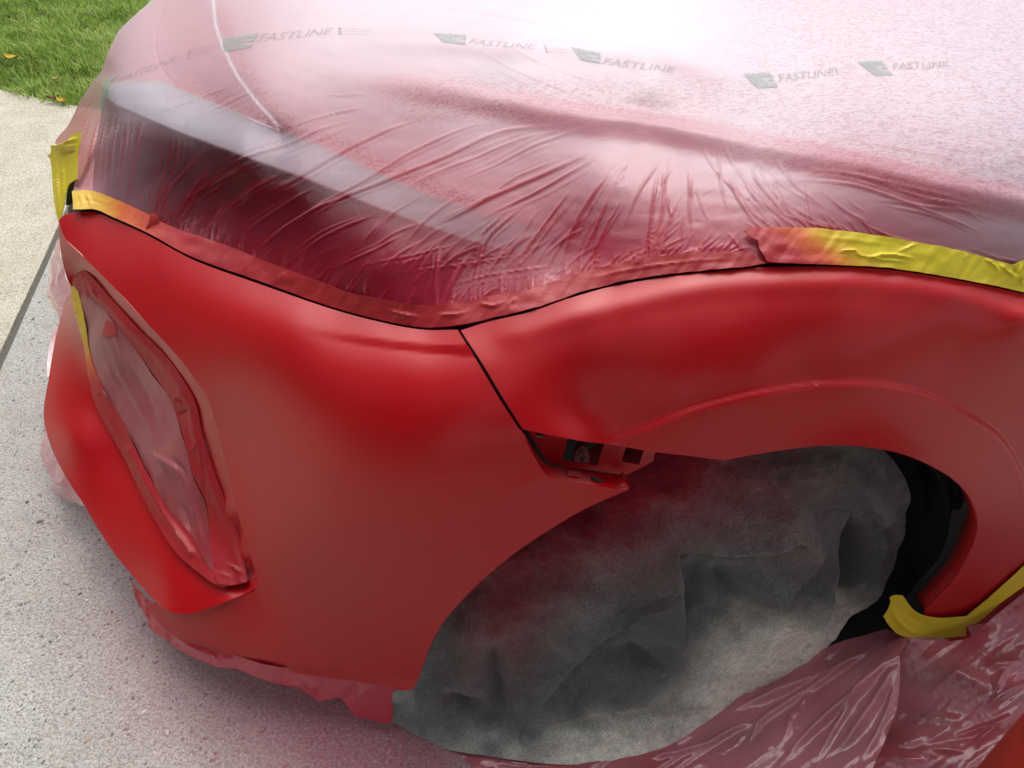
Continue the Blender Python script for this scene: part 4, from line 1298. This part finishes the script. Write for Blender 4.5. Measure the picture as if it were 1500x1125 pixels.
tag(mfilm, 'paint-misted plastic sheet closing the air intake in the bumper', 'masking film')
sheet('intake_grille', outline(IN_UP, IN_LO, step=8), mask_s, 14, M_BLACK, bumper, push=.05, th=.003)
sheet('torn_tape_scrap', rr([(148, 494), (155, 470), (166, 474), (171, 490), (160, 493)], 4), mask_s, 4, M_TAPE, mfilm, push=-.006, attrs={'spray': .95}, th=.001)
T5 = [([(196, 521), (212, 524), (230, 522)], 1.6, .004), ([(232, 548), (246, 545)], 1.6, .003), ([(255, 575), (262, 590), (275, 598)], 1.8, .006), ([(250, 590), (262, 582), (272, 580)], 1.6, .005), ([(258, 612), (270, 602), (279, 596)], 1.8, -.006), ([(262, 572), (268, 584)], 1.5, .004), ([(293, 640), (300, 690), (304, 715)], 1.6, -.004), ([(275, 655), (284, 660), (290, 645)], 1.5, .004), ([(280, 690), (292, 700), (300, 712)], 1.6, .004), ([(122, 412), (128, 430), (126, 444)], 1.6, .004), ([(134, 418), (142, 436), (150, 446)], 1.6, .004), ([(330, 826), (345, 832), (358, 842)], 1.8, .005), ([(322, 840), (340, 846)], 1.6, .003), ([(140, 425), (148, 436)], 1.4, -.003)]
up5 = sheet('masking_tape', outline(MASK_UP, [(363, 850), (361, 853), (340, 857), (318, 855)], [(318, 855)] + IN_UP[::-1], [(114, 426), (108, 418), (110, 403)], step=4), mask_s, 3.2, M_TAPE, None, push=-.003,
            disp=lambda u, v: .0004 * NA(u / 6, v / 6) + ridges(u, v, T5) + .003 * np.exp(-((line_d(u, v, MASK_UP)[0] - 9) / 6)**2), attrs={'spray': .98}, th=.0015)
tag(up5, 'red-painted tape round the upper and right rim of the bumper intake', 'masking tape', 'masking tape strips')
T6 = [([(136, 560), (150, 572), (160, 590)], 2, .004), ([(150, 600), (165, 625), (180, 650)], 2.4, .003), ([(140, 575), (148, 580)], 1.8, .004), ([(108, 440), (114, 470)], 1.6, .003), ([(190, 660), (230, 735), (280, 810)], 5, .006, 'all')]
lo6 = sheet('masking_tape', outline(MASK_LO[:1] + [(340, 858), (320, 858)] + MASK_LO[2:], [(103, 421), (108, 418), (114, 426)], IN_LO[::-1], [(314, 840), (318, 855), (340, 857), (361, 853)], step=4), mask_s, 3.2, M_TAPE, None, push=-.001,
            disp=lambda u, v: .0006 * NA(u / 6, v / 9) + ridges(u, v, T6), attrs={'spray': lambda u, v: np.clip(.18 + .85 * sst(470, 600, v), 0, 1)}, th=.0015)
tag(lo6, 'tape down the left rim of the bumper intake, yellow on top turning red', 'masking tape', 'masking tape strips')

# ------------------------------------------------------------------ film wrapped under the bumper
def skirt(label, poly, pts, spray, cloud, folds=(), amp=.003, step=4, lam=2e-4, sc=1.0, fine=.0006):
    sf = Surf(pts, lam)
    o = sheet('masking_film', poly, sf, step, M_SKIRT, None,
              disp=lambda u, v: ridges(u, v, folds, 1.15, .8) + amp * NA(u / (60 * sc) + v / (80 * sc), v / (40 * sc) + u / (52 * sc)) + amp * .22 * NB(u / (30 * sc) + v / (50 * sc), v / (8 * sc) + u / (12 * sc)) + fine * NC(u / 4, v / 5),
              attrs={'spray': spray, 'cloud': cloud, 'fleck': 0.0})
    return tag(o, label, 'masking film', 'skirts of masking film')


lb = [(190, 850), (205, 866), (228, 888), (268, 930), (320, 952), (391, 972), (500, 987), (585, 1000)]
lo_ = [(583, 1000), (576, 1018), (572, 1057), (545, 1054), (521, 1049), (498, 1024), (480, 1026), (466, 1029), (434, 1009), (403, 1000), (373, 988), (345, 979), (320, 977), (285, 963), (249, 942), (217, 919), (214, 905), (200, 880), (190, 850)]
skirt('red film hem hanging below the bumper and nearly reaching the concrete', outline(lb, [(585, 1000), (583, 1000)], lo_, step=4),
      [(205, 866, 'z', .105), (228, 888, 'z', .105), (320, 952, 'z', .114), (391, 972, 'z', .126), (500, 987, 'z', .135), (585, 1000, 'z', .14), (217, 919, 'z', .07), (285, 963, 'z', .085), (345, 979, 'z', .10), (403, 1000, 'z', .09), (466, 1029, 'z', .06), (521, 1049, 'z', .045), (572, 1057, 'z', .04)],
      .97, .92, [([(320, 952), (320, 965), (330, 975)], 3, .006), ([(440, 985), (455, 1005), (466, 1026)], 4, .008), ([(525, 1000), (527, 1020), (530, 1045)], 3, .006), ([(250, 925), (290, 950), (340, 970)], 3, .005), ([(400, 985), (420, 998), (460, 1010)], 3, .005)], .004)
skirt('pink translucent film bag bulging beside the splitter, next to the joint', outline([(93, 345), (84, 352), (80, 372), (74, 400), (71, 420), (74, 445), (80, 465), (86, 478)], [(86, 478), (98, 440), (106, 424)], [(106, 424), (98, 400), (90, 370), (93, 345)], step=4),
      [(93, 345, 't', 1.76), (74, 400, 't', 1.94), (71, 430, 't', 1.95), (86, 476, 't', 1.93), (106, 424, 't', 1.87), (95, 400, 't', 1.85), (85, 420, 't', 1.88)], .30, .62, [([(78, 380), (82, 420), (80, 455)], 3, .010), ([(90, 380), (92, 420), (86, 455)], 3, .010), ([(76, 445), (84, 448), (90, 440)], 2, .008)], .012)
skirt('pink film bunched under the left tip of the splitter', outline([(68, 610), (65, 640), (66, 675), (73, 700), (80, 722), (95, 734), (110, 738), (122, 742)], [(122, 742), (116, 725), (100, 700), (82, 668), (68, 610)], step=4),
      [(68, 610, 'z', .13), (65, 640, 'z', .09), (75, 705, 'z', .045), (110, 738, 'z', .05), (122, 742, 'z', .10), (82, 668, 'z', .11), (95, 715, 'z', .075)], .38, .66, [([(84, 680), (92, 710), (100, 732)], 3, .010), ([(80, 700), (96, 708), (106, 716)], 2.4, .010), ([(92, 690), (100, 715)], 2, .009)], .010)
skirt('thin edge of pink film showing left of the splitter', outline([(80, 470), (74, 500), (69, 530), (69, 552)], [(69, 552), (78, 545), (84, 495), (80, 470)], step=4),
      [(80, 470, 't', 1.95), (69, 552, 't', 1.85), (84, 495, 't', 1.93), (74, 500, 't', 1.92)], .30, .6, [], .004)

# ------------------------------------------------------------------ felt cover on the wheel
cover_pts = [(800, 1118, 'z', .012), (585, 1063, 'z', .012), (678, 1102, 'z', .012), (1000, 1082, 'z', .018), (900, 1110, 'z', .012), (1085, 1020, 'z', .022), (1178, 974, 'z', .045), (1250, 913, 'z', .085), (1290, 870, 's', .715), (1332, 760, 's', .745), (1324, 703, 's', .755), (1284, 648, 's', .76),
             (578, 1010, 's', .662), (620, 1000, 's', .67), (1000, 690, 's', .712), (900, 740, 's', .705), (800, 820, 's', .70), (700, 900, 's', .69), (860, 640, 's', .80), (1150, 590, 's', .80), (660, 820, 's', .76),
             (950, 850, 's', .648), (850, 930, 's', .635), (1150, 800, 's', .685), (1050, 760, 's', .685), (900, 1010, 's', .60), (760, 1010, 's', .63), (1100, 930, 's', .64), (1230, 800, 's', .715), (1200, 700, 's', .712), (660, 1020, 's', .652)]
cover_s = Surf(cover_pts, 8e-4)
cover_poly = outline([(576, 1010), (590, 1006), (606, 985), (598, 930), (650, 800), (760, 690), (860, 630), (1000, 590), (1150, 585), (1240, 610), (1284, 648)], [(1284, 648), (1307, 671), (1324, 703), (1332, 737), (1332, 768), (1327, 799), (1313, 833), (1290, 870), (1249, 914), (1213, 945), (1178, 974), (1124, 1002), (1085, 1020), (1066, 1042), (1040, 1062), (1000, 1082), (965, 1100), (927, 1109), (870, 1118), (820, 1120), (749, 1113), (678, 1102), (640, 1094), (617, 1084), (600, 1072), (585, 1063), (571, 1055)], [(571, 1055), (572, 1035), (576, 1010)], step=6)


def step_fold(u, v, lines):
    h = np.zeros(len(u))
    for pts, a, reach in lines:
        d, f, sd_ = line_d(u, v, spl(pts, 8))
        tp = sst(0, .25, f) * sst(1, .7, f)
        s_ = d * sd_
        h += a * tp * (np.where(s_ > 0, np.exp(-s_ / reach), np.exp(-(s_ / 3.0)**2)) - np.where(s_ < 0, .55 * (1 - np.exp(-(s_ / 3.0)**2)) * np.exp(s_ / (reach * .8)), 0))
    return h


STEPS = [([(1184, 730), (1168, 785), (1120, 850), (1106, 905)], .016, 45), ([(1250, 744), (1204, 832), (1180, 865), (1150, 930)], .026, 50), ([(988, 800), (991, 850), (992, 905), (1005, 960)], .014, 40),
         ([(900, 916), (988, 851)], .006, 30), ([(1151, 773), (1081, 799), (1009, 808), (998, 818)], .007, 30), ([(1296, 779), (1275, 740), (1250, 744)], .007, 22), ([(990, 853), (920, 899), (845, 970), (777, 1049), (756, 1091)], .0055, 25),
         ([(1300, 770), (1284, 810), (1262, 860)], .012, 24)]
CF = [([(1232, 790), (1236, 825), (1225, 850)], 26, -.022, 'all'), ([(1268, 845), (1240, 862), (1205, 872)], 8, .012), ([(1075, 850), (1050, 870), (1020, 900)], 26, .014), ([(1110, 800), (1070, 850), (1030, 930), (990, 990)], 18, -.012), ([(1000, 830), (1040, 850), (1090, 845)], 22, -.010),
      ([(1010, 960), (960, 1000), (860, 1030), (790, 1075)], 18, .014), ([(900, 940), (950, 975), (1000, 985)], 14, -.012), ([(870, 960), (910, 985), (960, 1010)], 12, .010), ([(720, 930), (722, 1000), (745, 1070)], 15, -.014), ([(640, 1000), (690, 1030), (745, 1085)], 13, -.012), ([(630, 1010), (680, 1005), (720, 1030)], 12, .010), ([(780, 1085), (840, 1062), (900, 1062)], 9, -.008), ([(850, 1050), (920, 1045), (990, 1040), (1070, 1000)], 9, -.008), ([(1080, 960), (1140, 925), (1215, 880)], 20, .008), ([(940, 1050), (1000, 1035), (1060, 1010)], 9, .010), ([(600, 1040), (606, 1015), (612, 1000)], 8, .008), ([(700, 860), (690, 930), (700, 1000)], 20, .008), ([(1240, 680), (1270, 720), (1290, 760)], 14, .006), ([(1130, 700), (1150, 730), (1160, 760)], 20, .006)]


SEAMS = [([(756, 1091), (777, 1049), (845, 970), (920, 899), (988, 852)], 2.4, -.006, 'all'), ([(998, 818), (1009, 808), (1081, 799), (1151, 773)], 2.2, -.006, 'all'), ([(990, 806), (991, 850), (992, 897)], 3.0, -.008), ([(1250, 744), (1275, 740), (1296, 779)], 2.4, -.005, 'all'), ([(1248, 748), (1204, 830), (1181, 863)], 3.4, -.010), ([(1200, 746), (1250, 748)], 2.0, -.004, 'all'), ([(1182, 736), (1166, 788)], 2.8, -.008)]


def cover_disp(u, v):
    h = ridges(u, v, CF, 1.05, 1.9)
    h = h + 2.3 * step_fold(u, v, STEPS)
    h = h + ridges(u, v, SEAMS, 1.0, 1.0)
    h = h + .010 * NA(u / 62 + v / 90, v / 48 - u / 90) + .0028 * NB(u / 24, v / 22) + .0011 * NC(u / 9, v / 9)
    edge_ = sst(0, 45, line_d(u, v, [(571, 1050), (617, 1084), (678, 1102), (749, 1113), (820, 1120), (927, 1109), (1000, 1082), (1066, 1042), (1124, 1002)])[0])
    return h * (.15 + .85 * edge_)


cover_spray = tps_attr([(800, 800, .85), (900, 750, .97), (1000, 715, .92), (1100, 700, .62), (1150, 720, .4), (1250, 700, .12), (1000, 790, .35), (900, 850, .3), (740, 880, .75), (760, 950, .42), (720, 940, .55), (660, 950, .12), (850, 900, .12), (1050, 820, .05), (950, 820, .32), (640, 900, .05), (1200, 660, .3), (1000, 900, .0), (800, 1000, .02), (900, 1050, 0), (620, 1040, .05), (1200, 850, 0), (1300, 750, 0), (1100, 950, 0), (700, 1080, 0), (850, 640, .9), (1100, 600, .5)])
cover_dust = tps_attr([(900, 750, 0), (1150, 940, .9), (1210, 905, .75), (1050, 1010, .75), (900, 1050, .55), (830, 1080, .5), (760, 1090, .35), (650, 1060, .3), (900, 950, .05), (1000, 930, .12), (1250, 850, .15), (700, 950, .12), (620, 1030, .28), (1000, 1060, .62), (1150, 850, .12), (1250, 720, .1), (1030, 870, .22), (640, 880, .2), (960, 860, .12), (1040, 800, .15), (800, 1020, .05), (1110, 890, .3)])
cover_stain_shade = tps_attr([(1160, 760, .05), (1080, 820, .2), (960, 870, .7), (900, 930, .65), (1060, 880, .5), (1100, 770, 0), (1210, 790, .75), (1235, 805, .95), (1240, 760, .6), (1150, 830, .55), (1030, 860, .6), (1020, 830, .5), (950, 900, .55), (1090, 850, .25), (850, 900, .05), (700, 980, .2), (640, 960, .25), (1050, 1000, 0), (900, 980, .5), (850, 1000, .55), (1000, 960, .4), (1180, 700, .2), (1280, 700, .1), (1290, 800, .35), (1150, 900, .2), (800, 1050, .2), (740, 1060, .25), (620, 1050, .12), (1000, 780, .1), (1110, 880, .4), (900, 820, 0), (1060, 930, .35)])  # dark stains, plus the shade of the fold hollows painted in
cover = sheet('wheel_cover', cover_poly, cover_s, 2.8, M_FAB, None, disp=cover_disp, attrs={'spray': cover_spray, 'dust': lambda u, v: sst(.15, .95, cover_dust(u, v) + .10 * NB(u / 30, v / 22)), 'stain_shade': cover_stain_shade}, th=.004)
tag(cover, 'grey felt cloth draped over the front wheel, its top misted dark red', 'wheel cover')

# ------------------------------------------------------------------ film hung from the sill at the lower right
skirt('film sheet fanning out over the ground along the lower edge of the felt cover', outline([(655, 1092), (690, 1103), (749, 1108), (820, 1114), (927, 1102), (1000, 1074), (1060, 1036), (1085, 1012), (1124, 998), (1178, 968), (1228, 942), (1262, 930), (1299, 918)], [(1299, 918), (1318, 930), (1330, 936), (1318, 961)], [(1318, 961), (1318, 1000), (1313, 1038), (1296, 1085), (1277, 1130), (1262, 1190)], [(1262, 1190), (1000, 1260), (740, 1190), (690, 1120), (655, 1092)], step=5),
      [(655, 1092, 'z', .003), (749, 1108, 'z', .006), (850, 1130, 'z', .008), (1000, 1074, 'z', .014), (1124, 998, 'z', .03), (1178, 968, 'z', .055), (1228, 942, 'z', .08), (1299, 918, 'z', .115), (1330, 936, 'z', .125), (1318, 961, 'z', .13), (1313, 1038, 'z', .11), (1277, 1130, 'z', .09), (1240, 1010, 'z', .085), (1150, 1060, 'z', .045), (1100, 1125, 'z', .035), (1000, 1200, 'z', .015), (740, 1190, 'z', .006), (1262, 1190, 'z', .08), (1000, 1260, 'z', .01)],
      lambda u, v: np.clip(.42 + .12 * NA(u / 60, v / 60) + .2 * sst(1100, 950, u), 0, 1), lambda u, v: np.clip(.66 + .2 * NB(u / 50 + v / 60, v / 40), 0, 1),
      [([(1315, 940), (1250, 965), (1150, 1010), (1060, 1050)], 4, .012), ([(1312, 950), (1270, 1000), (1200, 1060), (1130, 1130)], 5, .016), ([(1300, 935), (1220, 985), (1120, 1050), (1050, 1110)], 4, .012), ([(1316, 965), (1280, 1030), (1220, 1110)], 6, .016), ([(1318, 970), (1300, 1040), (1260, 1120)], 4, .012), ([(1060, 1042), (1120, 1020), (1180, 985)], 3, .008), ([(1118, 1050), (1100, 1080), (1090, 1095)], 3, .010), ([(1120, 1055), (1080, 1065), (1020, 1100)], 3, .009), ([(700, 1112), (760, 1122), (850, 1130)], 3, .006), ([(940, 1112), (1000, 1100), (1060, 1080)], 3, .008), ([(1200, 1000), (1160, 1050), (1150, 1090)], 3, .010), ([(1290, 960), (1240, 1040), (1190, 1120)], 3, .010)], .006, 3.6, 4e-4)
b_pts = [(1318, 945, 'z', .10), (1420, 925, 'z', .14), (1500, 860, 'z', .20), (1600, 780, 'z', .26), (1318, 1038, 'z', .05), (1400, 980, 'z', .13), (1500, 960, 'z', .15), (1480, 1000, 'z', .14), (1277, 1130, 'z', .03), (1340, 1092, 'z', .07), (1420, 1060, 'z', .10), (1490, 1046, 'z', .13), (1420, 1120, 'z', .09), (1600, 1000, 'z', .12), (1700, 900, 'z', .18), (1340, 1200, 'z', .02), (1500, 1250, 'z', .03)]
skirt('shiny crumpled film sheet below the curled yellow tape', outline([(1318, 934), (1360, 938), (1416, 934), (1460, 900), (1500, 868), (1600, 785)], [(1600, 785), (1720, 960)], [(1720, 960), (1600, 1150), (1500, 1260), (1330, 1260), (1262, 1150)], [(1262, 1150), (1300, 1060), (1312, 980), (1318, 934)], step=5), b_pts,
      lambda u, v: np.clip(.62 - .25 * np.exp(-((u - 1340) / 60.0)**2 - ((v - 1010) / 50.0)**2) + .12 * NB(u / 40, v / 30), 0, 1), lambda u, v: np.clip(.58 + .2 * NA(u / 45, v / 30), 0, 1),
      [([(1362, 974), (1400, 985), (1440, 1005), (1456, 1020)], 9, .012), ([(1440, 975), (1470, 972), (1500, 972)], 6, .012), ([(1456, 1018), (1466, 990), (1480, 975)], 5, .012), ([(1338, 1094), (1380, 1098), (1420, 1100)], 3, .010), ([(1340, 1096), (1360, 1104), (1376, 1110)], 2.4, .009), ([(1420, 1098), (1445, 1075), (1488, 1048)], 4, .012), ([(1385, 1082), (1440, 1066), (1495, 1044)], 3, .010), ([(1280, 1100), (1380, 1085), (1470, 1060)], 6, -.008), ([(1290, 1105), (1330, 1112), (1360, 1110)], 3, .008), ([(1420, 1060), (1360, 1050), (1320, 1060)], 6, .006), ([(1500, 1000), (1470, 1015), (1440, 1040)], 6, .008)], .0045, 3.0, 4e-4, fine=.0005)
skirt('loose flap of film right of the curled yellow tape', outline([(1416, 916), (1450, 912), (1500, 906), (1600, 880)], [(1600, 880), (1590, 915)], [(1590, 915), (1500, 938), (1460, 944), (1432, 947)], [(1432, 947), (1424, 930), (1416, 916)], step=4),
      [(1416, 916, 's', .648), (1500, 906, 's', .652), (1600, 880, 's', .655), (1432, 947, 's', .615), (1500, 938, 's', .61), (1590, 915, 's', .61)], .45, .72, [([(1420, 920), (1460, 928), (1500, 930)], 3, .005), ([(1440, 916), (1450, 930), (1445, 944)], 3, .006)], .004)
skirt('pink film triangle hanging under the middle of the curled yellow tape', outline([(1325, 930), (1390, 936)], [(1390, 936), (1380, 950), (1368, 962), (1357, 968)], [(1357, 968), (1345, 955), (1332, 940), (1325, 930)], step=4),
      [(1325, 930, 's', .642), (1390, 936, 's', .642), (1357, 968, 's', .618)], .5, .75, [([(1340, 934), (1352, 950), (1357, 965)], 3, .004)], .003)

# red round pail at the lower right
pc = np.array([.774, .351])
prof = [(.0, .004), (.100, .004), (.110, .014), (.124, .22), (.130, .36), (.131, .40), (.137, .403), (.137, .425), (.131, .428), (.134, .456), (.129, .458), (.125, .42), (.118, .06), (.0, .02)]
V, Fc = [], []
NS = 64
for r, z in prof:
    for k in range(NS):
        a = 2 * math.pi * k / NS
        V.append((pc[0] + r * math.cos(a), pc[1] + r * math.sin(a), z))
for j in range(len(prof) - 1):
    for k in range(NS):
        Fc.append((j * NS + k, j * NS + (k + 1) % NS, (j + 1) * NS + (k + 1) % NS, (j + 1) * NS + k))
pail = thing('pail', 'rounded orange-red container cut off by the lower right corner', 'pail', (pc[0], pc[1], 0))
mesh('pail_body', V, Fc, M_BUCKET, pail)

# ------------------------------------------------------------------ loose stones in the concrete, grass, leaves
def stones(n):
    V, Fc, tone = [], [], []
    ico = bmesh.new()
    bmesh.ops.create_icosphere(ico, subdivisions=1, radius=1)
    iv = np.array([v.co[:] for v in ico.verts])
    ifc = [tuple(v.index for v in f.verts) for f in ico.faces]
    ico.free()
    o = 0
    for k in range(n):
        p = np.array([rng.uniform(-1.75, .5), rng.uniform(.22, 2.9)])
        if side_of_joint(p) < .02:
            continue
        r = min(.0085, .0017 + rng.exponential(.0010))
        sc = np.array([r * rng.uniform(.8, 1.7), r * rng.uniform(.7, 1.1), r * .5])
        a = rng.uniform(0, 6.28)
        q = iv * (1 + rng.normal(0, .13, (len(iv), 1))) * sc
        q = np.c_[q[:, 0] * math.cos(a) - q[:, 1] * math.sin(a), q[:, 0] * math.sin(a) + q[:, 1] * math.cos(a), q[:, 2]]
        V.append(q + [p[0], p[1], -.0002])
        Fc += [tuple(i + o for i in f) for f in ifc]
        o += len(iv)
        tone += [rng.random()] * len(iv)
    V = np.vstack(V)
    m, ns, ls = mat_new('loose_aggregate')
    rp = ramp(ns, [(0, (.06, .065, .07)), (.10, (.12, .125, .13)), (.24, (.25, .25, .24)), (.5, (.40, .38, .34)), (.72, (.52, .50, .45)), (.88, (.42, .30, .18)), (1, (.60, .58, .55))])
    ls.new(attr(ns, 'tone'), rp.inputs[0])
    c = mixc(ns, ls, attr(ns, 'spray'), rp.outputs[0], (.36, .05, .09))
    p = principled(ns, Roughness=.8)
    ls.new(c, p.inputs['Base Color'])
    finish(m, ns, ls, p.outputs[0])
    mesh('aggregate_stones', V, Fc, m, smooth=False, attrs={'tone': tone, 'spray': ground_spray(V[:, 0], V[:, 1])}, kind='stuff')


stones(6500)


def grass():
    m, ns, ls = mat_new('grass_blades')
    rp = ramp(ns, [(0, (.10, .15, .03)), (.4, (.27, .40, .07)), (.75, (.44, .58, .15)), (.93, (.55, .64, .28)), (1, (.62, .54, .30))])
    ls.new(attr(ns, 'tone'), rp.inputs[0])
    p = principled(ns, Roughness=.55, Specular_IOR_Level=.35)
    ls.new(rp.outputs[0], p.inputs['Base Color'])
    tr = ns.new('ShaderNodeBsdfTranslucent')
    ls.new(rp.outputs[0], tr.inputs['Color'])
    mx = ns.new('ShaderNodeMixShader')
    mx.inputs[0].default_value = .35
    ls.new(p.outputs[0], mx.inputs[1])
    ls.new(tr.outputs[0], mx.inputs[2])
    finish(m, ns, ls, mx.outputs[0])
    E = np.array(EDGE)
    n = 110000
    x = rng.uniform(-4.4, -1.0, n)
    y = rng.uniform(3.2, 8.2, n)
    ye = np.interp(x, E[:, 0], E[:, 1])
    k = y > ye - .01 - .02 * rng.random(n)
    k &= (rng.random(n) < np.clip(1.25 - (y - 4) * .16, .35, 1))
    x, y = x[k], y[k]
    n = len(x)
    clump = NA(x * 5, y * 5) * .5 + NB(x * 14, y * 14) * .5
    h = (.038 + .030 * rng.random(n)) * (1 + .55 * clump)
    a = rng.uniform(0, 2 * np.pi, n)
    w = rng.uniform(.0022, .0048, n)
    lean = rng.uniform(.2, 1.1, n) * h
    la = rng.uniform(0, 2 * np.pi, n)
    bx, by = np.cos(a) * w, np.sin(a) * w
    lx, ly = np.cos(la) * lean, np.sin(la) * lean
    z0 = np.full(n, -.03)
    P = np.stack([np.stack([x - bx, y - by, z0], -1), np.stack([x + bx, y + by, z0], -1),
                  np.stack([x + bx * .8 + lx * .35, y + by * .8 + ly * .35, z0 + h * .65], -1), np.stack([x - bx * .8 + lx * .35, y - by * .8 + ly * .35, z0 + h * .65], -1),
                  np.stack([x + lx, y + ly, z0 + h], -1)], 1).reshape(-1, 3)
    tone = np.clip(.45 + .40 * clump + rng.normal(0, .2, n), 0, 1)
    me = bpy.data.meshes.new('grass')
    idx = np.arange(n) * 5
    q = np.stack([idx, idx + 1, idx + 2, idx + 3], -1).ravel()
    t = np.stack([idx + 3, idx + 2, idx + 4], -1).ravel()
    me.vertices.add(len(P))
    me.vertices.foreach_set('co', P.ravel())
    me.loops.add(len(q) + len(t))
    me.loops.foreach_set('vertex_index', np.concatenate([q, t]).astype(np.int32))
    me.polygons.add(2 * n)
    me.polygons.foreach_set('loop_start', np.concatenate([np.arange(n) * 4, 4 * n + np.arange(n) * 3]).astype(np.int32))
    me.update(calc_edges=True)
    at_ = me.attributes.new('tone', 'FLOAT', 'POINT')
    at_.data.foreach_set('value', np.repeat(tone, 5).astype(np.float32))
    me.materials.append(m)
    o = bpy.data.objects.new('grass', me)
    COL.objects.link(o)
    o['kind'] = 'stuff'


grass()


def leaf(label, u, v, z, ln, wd, ang, mat, curl):
    c = np.array(at(u, v, 'z', z))
    V, Fc = [], []
    n = 12
    for i in range(n + 1):
        s = i / n
        w = wd * math.sin(math.pi * min(1, s * .97 + .02))**.75 * (1 - .25 * s)
        for j in (-1, 0, 1):
            px, py, pz = (s - .5) * ln, j * w, curl * ((s - .5)**2 * 3 + abs(j) * .45) * ln
            V.append((c[0] + px * math.cos(ang) - py * math.sin(ang), c[1] + px * math.sin(ang) + py * math.cos(ang), c[2] + pz))
    for i in range(n):
        for j in (0, 1):
            a = i * 3 + j
            Fc.append((a, a + 1, a + 4, a + 3))
    o = mesh('fallen_leaf', V, Fc, mat)
    thick(o, .0008)
    return tag(o, label, 'leaf', 'fallen leaves')


leaf('pale yellow leaf lying on top of the grass', 19, 86, .035, .085, .022, -.25, M_LEAFY, .25)
leaf('yellow leaf tucked under the lawn edge where it meets the concrete', 92, 149, .012, .060, .016, -.4, M_LEAFY, .3)
leaf('dark brown leaf at the lawn edge beside a yellow one', 79, 146, .014, .055, .018, .3, M_LEAFD, .35)
leaf('small tan leaf half sunk in the grass near its edge', 82, 116, .012, .045, .014, .5, simple('tan_leaf', (.45, .30, .14), .7, .3, 90, .4, .2), .3)

# ------------------------------------------------------------------ unseen trees added behind and left of the camera to darken the paint's reflections
def tree(name, label, x, y, h, seed, low=.32):
    r = np.random.default_rng(seed)
    t = thing(name, label, 'tree', (x, y, 0), 'unseen trees added for reflections')
    V, Fc = [], []

    def limb(a, b, r0, r1):
        a, b = np.array(a, float), np.array(b, float)
        d = (b - a) / np.linalg.norm(b - a)
        e = np.cross(d, [.3, .9, .1])
        e /= np.linalg.norm(e)
        f = np.cross(d, e)
        o = len(V)
        for p, rr2 in ((a, r0), ((a + b) / 2 + r.normal(0, .03, 3), (r0 + r1) / 2), (b, r1)):
            for k in range(8):
                q = p + rr2 * (math.cos(k * math.pi / 4) * e + math.sin(k * math.pi / 4) * f)
                V.append(tuple(q))
        for j in (0, 1):
            for k in range(8):
                Fc.append((o + j * 8 + k, o + j * 8 + (k + 1) % 8, o + j * 8 + 8 + (k + 1) % 8, o + j * 8 + 8 + k))
    limb((x, y, 0), (x, y, h * .45), .16, .12)
    limb((x, y, h * .45), (x + .1, y, h * .8), .12, .04)
    cl = []
    for k in range(14):
        a = r.uniform(0, 6.28)
        e = np.array([x + math.cos(a) * r.uniform(.6, 1.7), y + math.sin(a) * r.uniform(.6, 1.7), h * r.uniform(low, .98)])
        limb((x, y, h * r.uniform(.25, .6)), e, .05, .015)
        cl.append(e)
    mesh('trunk', V, Fc, M_BARK, t)
    cl = np.array(cl)
    n = 9000
    c = cl[r.integers(0, len(cl), n)] + r.normal(0, .42, (n, 3))
    u = r.normal(0, 1, (n, 3))
    u /= np.linalg.norm(u, axis=1, keepdims=True)
    w = np.cross(u, r.normal(0, 1, (n, 3)))
    w /= np.linalg.norm(w, axis=1, keepdims=True)
    s = r.uniform(.05, .12, (n, 1))
    P = np.stack([c - u * s, c + w * s * .5, c + u * s, c - w * s * .5], 1).reshape(-1, 3)
    F4 = [(4 * i, 4 * i + 1, 4 * i + 2, 4 * i + 3) for i in range(n)]
    mesh('crown', P, F4, M_LEAFG, t, smooth=False)


M_BARK = simple('bark', (.10, .075, .05), .9, .2, 20, .5, .3)
M_LEAFG = simple('tree_leaves', (.05, .085, .022), .6, .3, 0, .2, .4)
SPOTS = [(-2.2, -4.6, 7.6, 'unseen leafy tree added left of the middle one behind the camera'), (.3, -4.5, 8.0, 'tallest unseen leafy tree, in the middle of the three added behind the camera'), (2.8, -4.7, 7.4, 'unseen leafy tree added right of the middle one behind the camera')]
for k, (x, y, h, lb_) in enumerate(SPOTS):
    tree('unseen_leafy_tree', lb_, x, y, h, 60 + k)
BUSH = [(-6.2, 1.6, 8.2, 'tall unseen tree added left of the drive, beside the nose of the car'), (-6.0, -1.2, 8.6, 'tallest unseen tree added left of the drive, level with the camera'), (-9.0, 6.0, 3.6, 'farthest unseen bushy tree added beyond the left side of the lawn'), (-9.4, 3.4, 4.2, 'unseen bushy tree added second from the far end beyond the lawn'), (-9.6, .8, 4.0, 'unseen bushy tree in the middle of the row added left of the drive'), (-9.2, -1.8, 4.4, 'unseen bushy tree added second from the near end left of the drive'), (-8.4, -4.2, 4.6, 'nearest unseen bushy tree added left of the drive')]
for k, (x, y, h, lb_) in enumerate(BUSH):
    tree('unseen_bushy_tree', lb_, x, y, h, 80 + k, .12)
